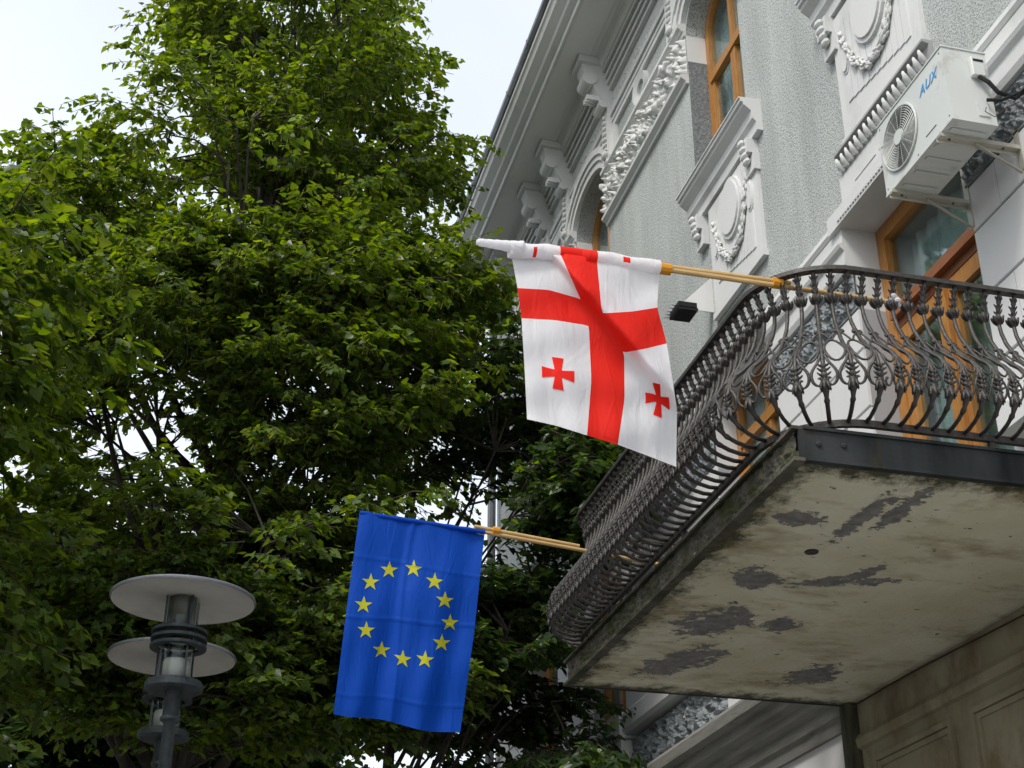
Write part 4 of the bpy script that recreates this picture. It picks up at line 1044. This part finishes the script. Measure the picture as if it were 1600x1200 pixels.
# ------------------------------------------------------------------ trees
UPV = np.array([0., 0, 1])
def tree(name, label, base, lobes, nbough, leafsize, m_leaf, n_single=0, seed=1, trunk_r=.2, bracts=0, trunk_top=None, group=None, young=0.0, clipY=.35, twl=.42, nleaf=11, gapthr=-.20, voids=()):
    rg = np.random.default_rng(seed); rd = random.Random(seed)
    t = empty(name, base, label=label, cat='tree')
    if group: t['group'] = group
    B = Vector(base); ML = Matrix.Translation(-B)
    top = Vector(trunk_top) if trunk_top else Vector((base[0], base[1], max(c[2] for c, r, w_ in lobes)))
    tp = []; N_ = 9
    for i in range(N_):
        f = i/(N_-1); p = B.lerp(top, f) + Vector((.18*math.sin(f*5+seed), .18*math.cos(f*4+seed*2), 0))*f; tp.append(p)
    o = link('trunk', MB().tube(tp, [trunk_r*(1-.86*i/(N_-1)) for i in range(N_)], 12).mesh('trunk', True), M_BARK, t); o.matrix_local = ML
    # limbs reach into each lobe
    limbs = []; allp = []
    for (c, r, w_) in lobes:
        for k in range(max(2, int(w_*9))):
            u = rg.normal(size=3); u /= np.linalg.norm(u); tgt = Vector((c[0]+u[0]*r[0]*.6, c[1]+u[1]*r[1]*.6, c[2]+u[2]*r[2]*.5+.1*r[2]))
            if tgt.y < clipY+.2: tgt.y = clipY+.3
            dh = max(2.2, min(tgt.z-.45*math.hypot(tgt.x-B.x, tgt.y-B.y)-.4, top.z-.5)); f = min(.97, max(.1, (dh-B.z)/(top.z-B.z)))
            f *= rd.uniform(.72, 1); st_ = tp[0].lerp(tp[-1], f); i0 = f*(N_-1); st_ = tp[int(i0)].lerp(tp[min(N_-1, int(i0)+1)], i0-int(i0))
            mid = st_.lerp(tgt, .5)+Vector((rd.uniform(-.15, .15), rd.uniform(-.15, .15), rd.uniform(.0, .35)))
            pts = []; n = 8
            for i in range(n):
                q = i/(n-1); pts.append(st_*(1-q)**2+mid*2*q*(1-q)+tgt*q*q+Vector((rd.uniform(-1, 1), rd.uniform(-1, 1), rd.uniform(-1, 1)))*.03)
            rad = trunk_r*(1-.8*f)*.42
            limbs.append((pts, rad)); allp += pts
    for pts, rad in limbs:
        o = link('limb', MB().tube(pts, [max(.010, rad*(1-.85*i/7)) for i in range(8)], 7).mesh('limb', True), M_BARK, t); o.matrix_local = ML
    AP = np.array([tuple(p) for p in allp])
    # boughs
    ws = np.array([w_ for c, r, w_ in lobes]); ws = ws/ws.sum()
    tw = MB(); LP, LD, LN, LS = [], [], [], []; BR = []
    cnt = 0
    while cnt < nbough:
        li = rg.choice(len(lobes), p=ws); c, r, _ = lobes[li]
        u = rg.normal(size=3); u /= np.linalg.norm(u); rad = rg.uniform(.35, 1)**.5
        # lumpy boundary
        lump = 1+.28*noise.noise(Vector((u[0]*2.2+li*7, u[1]*2.2, u[2]*2.2+seed)))
        p = np.array(c)+u*rad*np.array(r)*lump
        if noise.noise(Vector((p[0]*.75+seed*3.3, p[1]*.75, p[2]*.95))) < gapthr: continue
        if p[1] < clipY or p[2] < 2.6: continue
        if any(sum(((p[q]-vc[q])/vr[q])**2 for q in range(3)) < 1 for vc, vr in voids): continue
        if p[1] < .9 and p[0] < 8.9: continue
        cnt += 1
        d2 = AP-p; k = int(np.argmin((d2**2).sum(1)+ .5*(d2[:, 2] > 0))); s0 = AP[k]
        cen = np.array([B.x, B.y, p[2]]); outw = p-cen; outw[2] = .0
        dl = np.linalg.norm(outw)+1e-6; outw = outw/dl
        dirb = outw + rg.normal(size=3)*.45; dirb[2] = rg.uniform(-.35, .35)+ (.5 if u[2] > .6 else 0); dirb /= np.linalg.norm(dirb)
        L_ = rg.uniform(.55, 1.15)*(.8 if leafsize < .1 else 1.3)
        end = p+dirb*L_*.5; beg = p-dirb*L_*.5
        a = [Vector(s0), Vector(s0*.4+beg*.6+np.array([0, 0, .08])), Vector(beg), Vector(p+np.array([0, 0, .04])), Vector(end-np.array([0, 0, .06]))]
        if np.linalg.norm(s0-beg) < 1.0: tw.tube(a, [.013, .010, .008, .006, .003], 4, cap=False)
        else: tw.tube(a[2:], [.008, .006, .003], 4, cap=False)
        side = np.cross(dirb, UPV); side /= np.linalg.norm(side)+1e-9
        ntw = rg.integers(6, 10)
        for q in range(ntw):
            f = (q+.5)/ntw; o0 = beg+dirb*L_*f; sg = 1 if q % 2 else -1
            td = side*sg*rg.uniform(.5, 1)+dirb*rg.uniform(.35, .9); td[2] += rg.uniform(-.45, .12); td /= np.linalg.norm(td)
            tl_ = twl*rg.uniform(.55, 1.1)*(1-.35*f)
            e0 = o0+td*tl_; e0[2] -= .05*rg.uniform(0, 2)
            tw.tube([Vector(o0), Vector((o0+e0)/2+np.array([0, 0, .02])), Vector(e0)], [.004, .003, .0015], 3, cap=False)
            nl = int(nleaf*rg.uniform(.7, 1.2)); fs = (np.arange(nl)+.5)/nl
            ps = o0+(e0-o0)*fs[:, None]+rg.normal(size=(nl, 3))*np.array([.02, .02, .015])
            sd2 = np.cross(td, UPV); sd2 /= np.linalg.norm(sd2)+1e-9
            sgn = np.where(np.arange(nl) % 2 == 0, 1., -1.)
            ld = sd2*sgn[:, None]*rg.uniform(.5, 1.0, (nl, 1))+td*rg.uniform(.3, .9, (nl, 1)); ld[:, 2] -= rg.uniform(.1, .8, nl)
            ld[-1] = td; ld /= np.linalg.norm(ld, axis=1)[:, None]
            ln = UPV+rg.normal(size=(nl, 3))*.38 + outw*.25; ln -= ld*(ln*ld).sum(1)[:, None]; ln /= np.linalg.norm(ln, axis=1)[:, None]
            LP.append(ps); LD.append(ld); LN.append(ln); LS.append(leafsize*(.45+.85*rg.beta(2.2, 1.6, nl))*(1-.25*fs))
            if bracts and rg.random() < bracts and p[2] > 6.5:
                for z_ in range(3):
                    f2 = rg.random(); BR.append((o0+(e0-o0)*f2, rg.normal(size=3)))
    o = link('twigs', tw.mesh('twigs'), M_BARK, t); o.matrix_local = ML; o['kind'] = 'stuff'
    P, D, Nn, Sz = np.concatenate(LP), np.concatenate(LD), np.concatenate(LN), np.concatenate(LS)
    keep = (P[:, 1] > .12) | (P[:, 0] > 17.6)
    P, D, Nn, Sz = P[keep], D[keep], Nn[keep], Sz[keep]
    Wd = np.cross(Nn, D)
    # heart-shaped leaf folded along its midrib: base, left lobe, left mid, tip, right mid, right lobe
    prof = [(0.06, 0, 0), (-.10, .34, .05), (.22, .50, .09), (.62, .30, .05), (1.05, 0, -.10), (.62, -.30, .05), (.22, -.50, .09), (-.10, -.34, .05)]
    def leaf_verts(P, D, W, N, S_):
        return np.stack([P+(D*a+W*b+N*c_)*S_[:, None] for a, b, c_ in prof], 1)
    V = leaf_verts(P, D, Wd, Nn, Sz); n = len(P)
    single = np.zeros(n, bool)
    if n_single:
        rel = P-np.array(CAM); dep = rel@np.array(fwd); px = rel@np.array(right)/dep; py = rel@np.array(down)/dep
        score = Sz/dep; score[(abs(px) > .35) | (abs(py) > .262)] = 0; idx = np.argsort(-score)[:n_single]; single[idx] = True
        for i in idx:
            me = bpy.data.meshes.new('leaf'); me.from_pydata([tuple(q-P[i]) for q in V[i]], [], [(0, 4, 3, 2, 1), (0, 7, 6, 5, 4)]); me.materials.append(M_LEAFY if rd.random() < young else m_leaf)
            o = bpy.data.objects.new('leaf', me); C.objects.link(o); o.parent = t; o.matrix_local = Matrix.Translation(Vector(P[i])-B)
    V = V[~single]; n = len(V)
    me = bpy.data.meshes.new('foliage'); me.vertices.add(n*8); me.vertices.foreach_set('co', V.reshape(-1))
    me.loops.add(n*10); me.polygons.add(n*2)
    li_ = (np.arange(n)[:, None]*8+np.array([0, 4, 3, 2, 1, 0, 7, 6, 5, 4])).reshape(-1); me.loops.foreach_set('vertex_index', li_.astype(np.int32))
    me.polygons.foreach_set('loop_start', (np.arange(n*2)*5).astype(np.int32)); me.polygons.foreach_set('loop_total', np.full(n*2, 5, np.int32))
    me.materials.append(m_leaf); me.materials.append(M_LEAFY)
    mi = (np.random.default_rng(seed).random(n) < young).astype(np.int32); me.polygons.foreach_set('material_index', np.repeat(mi, 2))
    me.update(); me.validate(); o = link('foliage', me, None, t); o.matrix_local = ML; o['kind'] = 'stuff'
    if BR:
        mb = MB()
        for p, d in BR:
            d = d/np.linalg.norm(d)*.6; d[2] = -.9; s_ = np.cross(d, [.3, .7, .1]); s_ /= np.linalg.norm(s_); b = len(mb.v); l_ = rd.uniform(.06, .11)
            for a, w2 in ((0, .002), (.35, .008), (.8, .009), (1, .002)):
                for sg in (-1, 1): mb.v.append(tuple(p+d*l_*a+s_*w2*sg))
            for k in range(3): mb.face(b+2*k, b+2*k+1, b+2*k+3, b+2*k+2)
        o = link('blossom_bracts', mb.mesh('blossom_bracts'), M_BRACT, t); o.matrix_local = ML; o['kind'] = 'stuff'
    return n

T1 = [((13.2, 3.55, 13.0), (1.7, 1.5, 2.6), 1.3), ((13.0, 3.7, 10.2), (2.0, 2.0, 1.7), 1.3), ((12.9, 3.8, 7.8), (2.3, 2.7, 1.6), 1.7),
      ((12.7, 2.1, 8.9), (1.4, .80, 1.0), .5), ((12.2, 3.9, 5.8), (1.6, 2.9, 1.0), 1.4), ((13.3, 2.25, 10.6), (1.0, .65, .9), .22), ((12.6, 5.5, 9.4), (1.2, .9, 1.0), .45), ((11.6, 3.6, 5.0), (.8, 1.9, .6), .6), ((11.9, 3.2, 8.2), (.8, 1.3, 1.4), .6), ((13.2, 2.0, 11.6), (.8, .5, .8), .10)]
tree('linden_tree', 'tall linden in the middle with a bright crown rising behind the street lamp', (13.1, 4.05, .12), T1, 1850, .084, M_LEAF, n_single=300, seed=3, trunk_r=.20, bracts=.75, trunk_top=(13.1, 3.7, 12.6), group='lindens along the street', young=.36, gapthr=-.215, voids=[((12.4, 1.75, 6.9), (1.9, .75, .85)), ((12.6, 2.1, 10.0), (1.2, .45, .5)), ((12.6, 1.6, 8.6), (1.3, .35, .35)), ((12.3, 5.0, 6.9), (1.2, .5, .5)), ((13, 4.6, 11.6), (1, .5, .5))])
T2 = [((10.3, 6.35, 6.6), (1.6, 1.3, 2.1), 1), ((10.0, 6.6, 4.6), (1.5, 1.6, 1.3), .6)]
tree('linden_tree', 'linden at the left edge whose large leaves hang nearest', (10.2, 7.0, .12), T2, 250, .108, M_LEAF, seed=8, trunk_r=.2, bracts=.4, trunk_top=(10.3, 6.6, 8.0), group='lindens along the street', young=.3, gapthr=-.12)
T3 = [((12.2, 1.3, 5.1), (1.4, .9, 1.1), 1), ((11.3, .9, 4.2), (1.0, .5, .6), .25), ((13.6, 1.5, 5.9), (1.3, .9, .9), .4), ((12.5, 1.2, 7.8), (1.1, .75, .9), .55), ((11.2, .85, 6.7), (.8, .45, .7), .35)]
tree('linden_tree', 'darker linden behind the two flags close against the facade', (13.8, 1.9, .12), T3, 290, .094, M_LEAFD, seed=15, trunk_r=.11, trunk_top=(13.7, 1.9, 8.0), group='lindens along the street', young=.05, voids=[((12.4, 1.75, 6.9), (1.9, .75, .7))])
T4 = [((18.2, 5.3, 7.4), (1.2, 1.2, 1.0), .3), ((18.0, 5.6, 6.0), (2.0, 3.8, 2.8), 1), ((18.0, 4.6, 3.9), (2.0, 4.4, 1.9), 1)]
tree('linden_tree', 'linden with shade-toned leaves further down the street low behind the lamp', (18.5, 5.5, .12), T4, 900, .16, M_LEAFD, seed=21, trunk_r=.22, trunk_top=(18.5, 5.3, 7.8), group='lindens along the street', twl=.65, nleaf=13, gapthr=-.35)
T5 = [((23.6, 5.3, 7.8), (1.4, 1.4, 1.2), .3), ((23.5, 3.6, 5.2), (2.6, 2.6, 3.2), 1), ((24, 8.5, 6.0), (2.6, 4.2, 4.0), 1)]
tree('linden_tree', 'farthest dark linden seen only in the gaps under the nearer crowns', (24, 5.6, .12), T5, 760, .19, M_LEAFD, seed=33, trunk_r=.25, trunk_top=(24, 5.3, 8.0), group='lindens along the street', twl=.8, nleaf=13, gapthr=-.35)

T6 = [((5.6, 9.6, 7.6), (2.6, 2.6, 3.2), 1)]  # out-of-frame tree, added to shade the foliage at lower left
tree('linden_tree', 'unseen linden added just outside the frame on the left to shade the lower foliage', (5.6, 9.8, .12), T6, 260, .16, M_LEAF, seed=41, trunk_r=.22, trunk_top=(5.6, 9.7, 9.5), group='lindens along the street', twl=.7, nleaf=12)
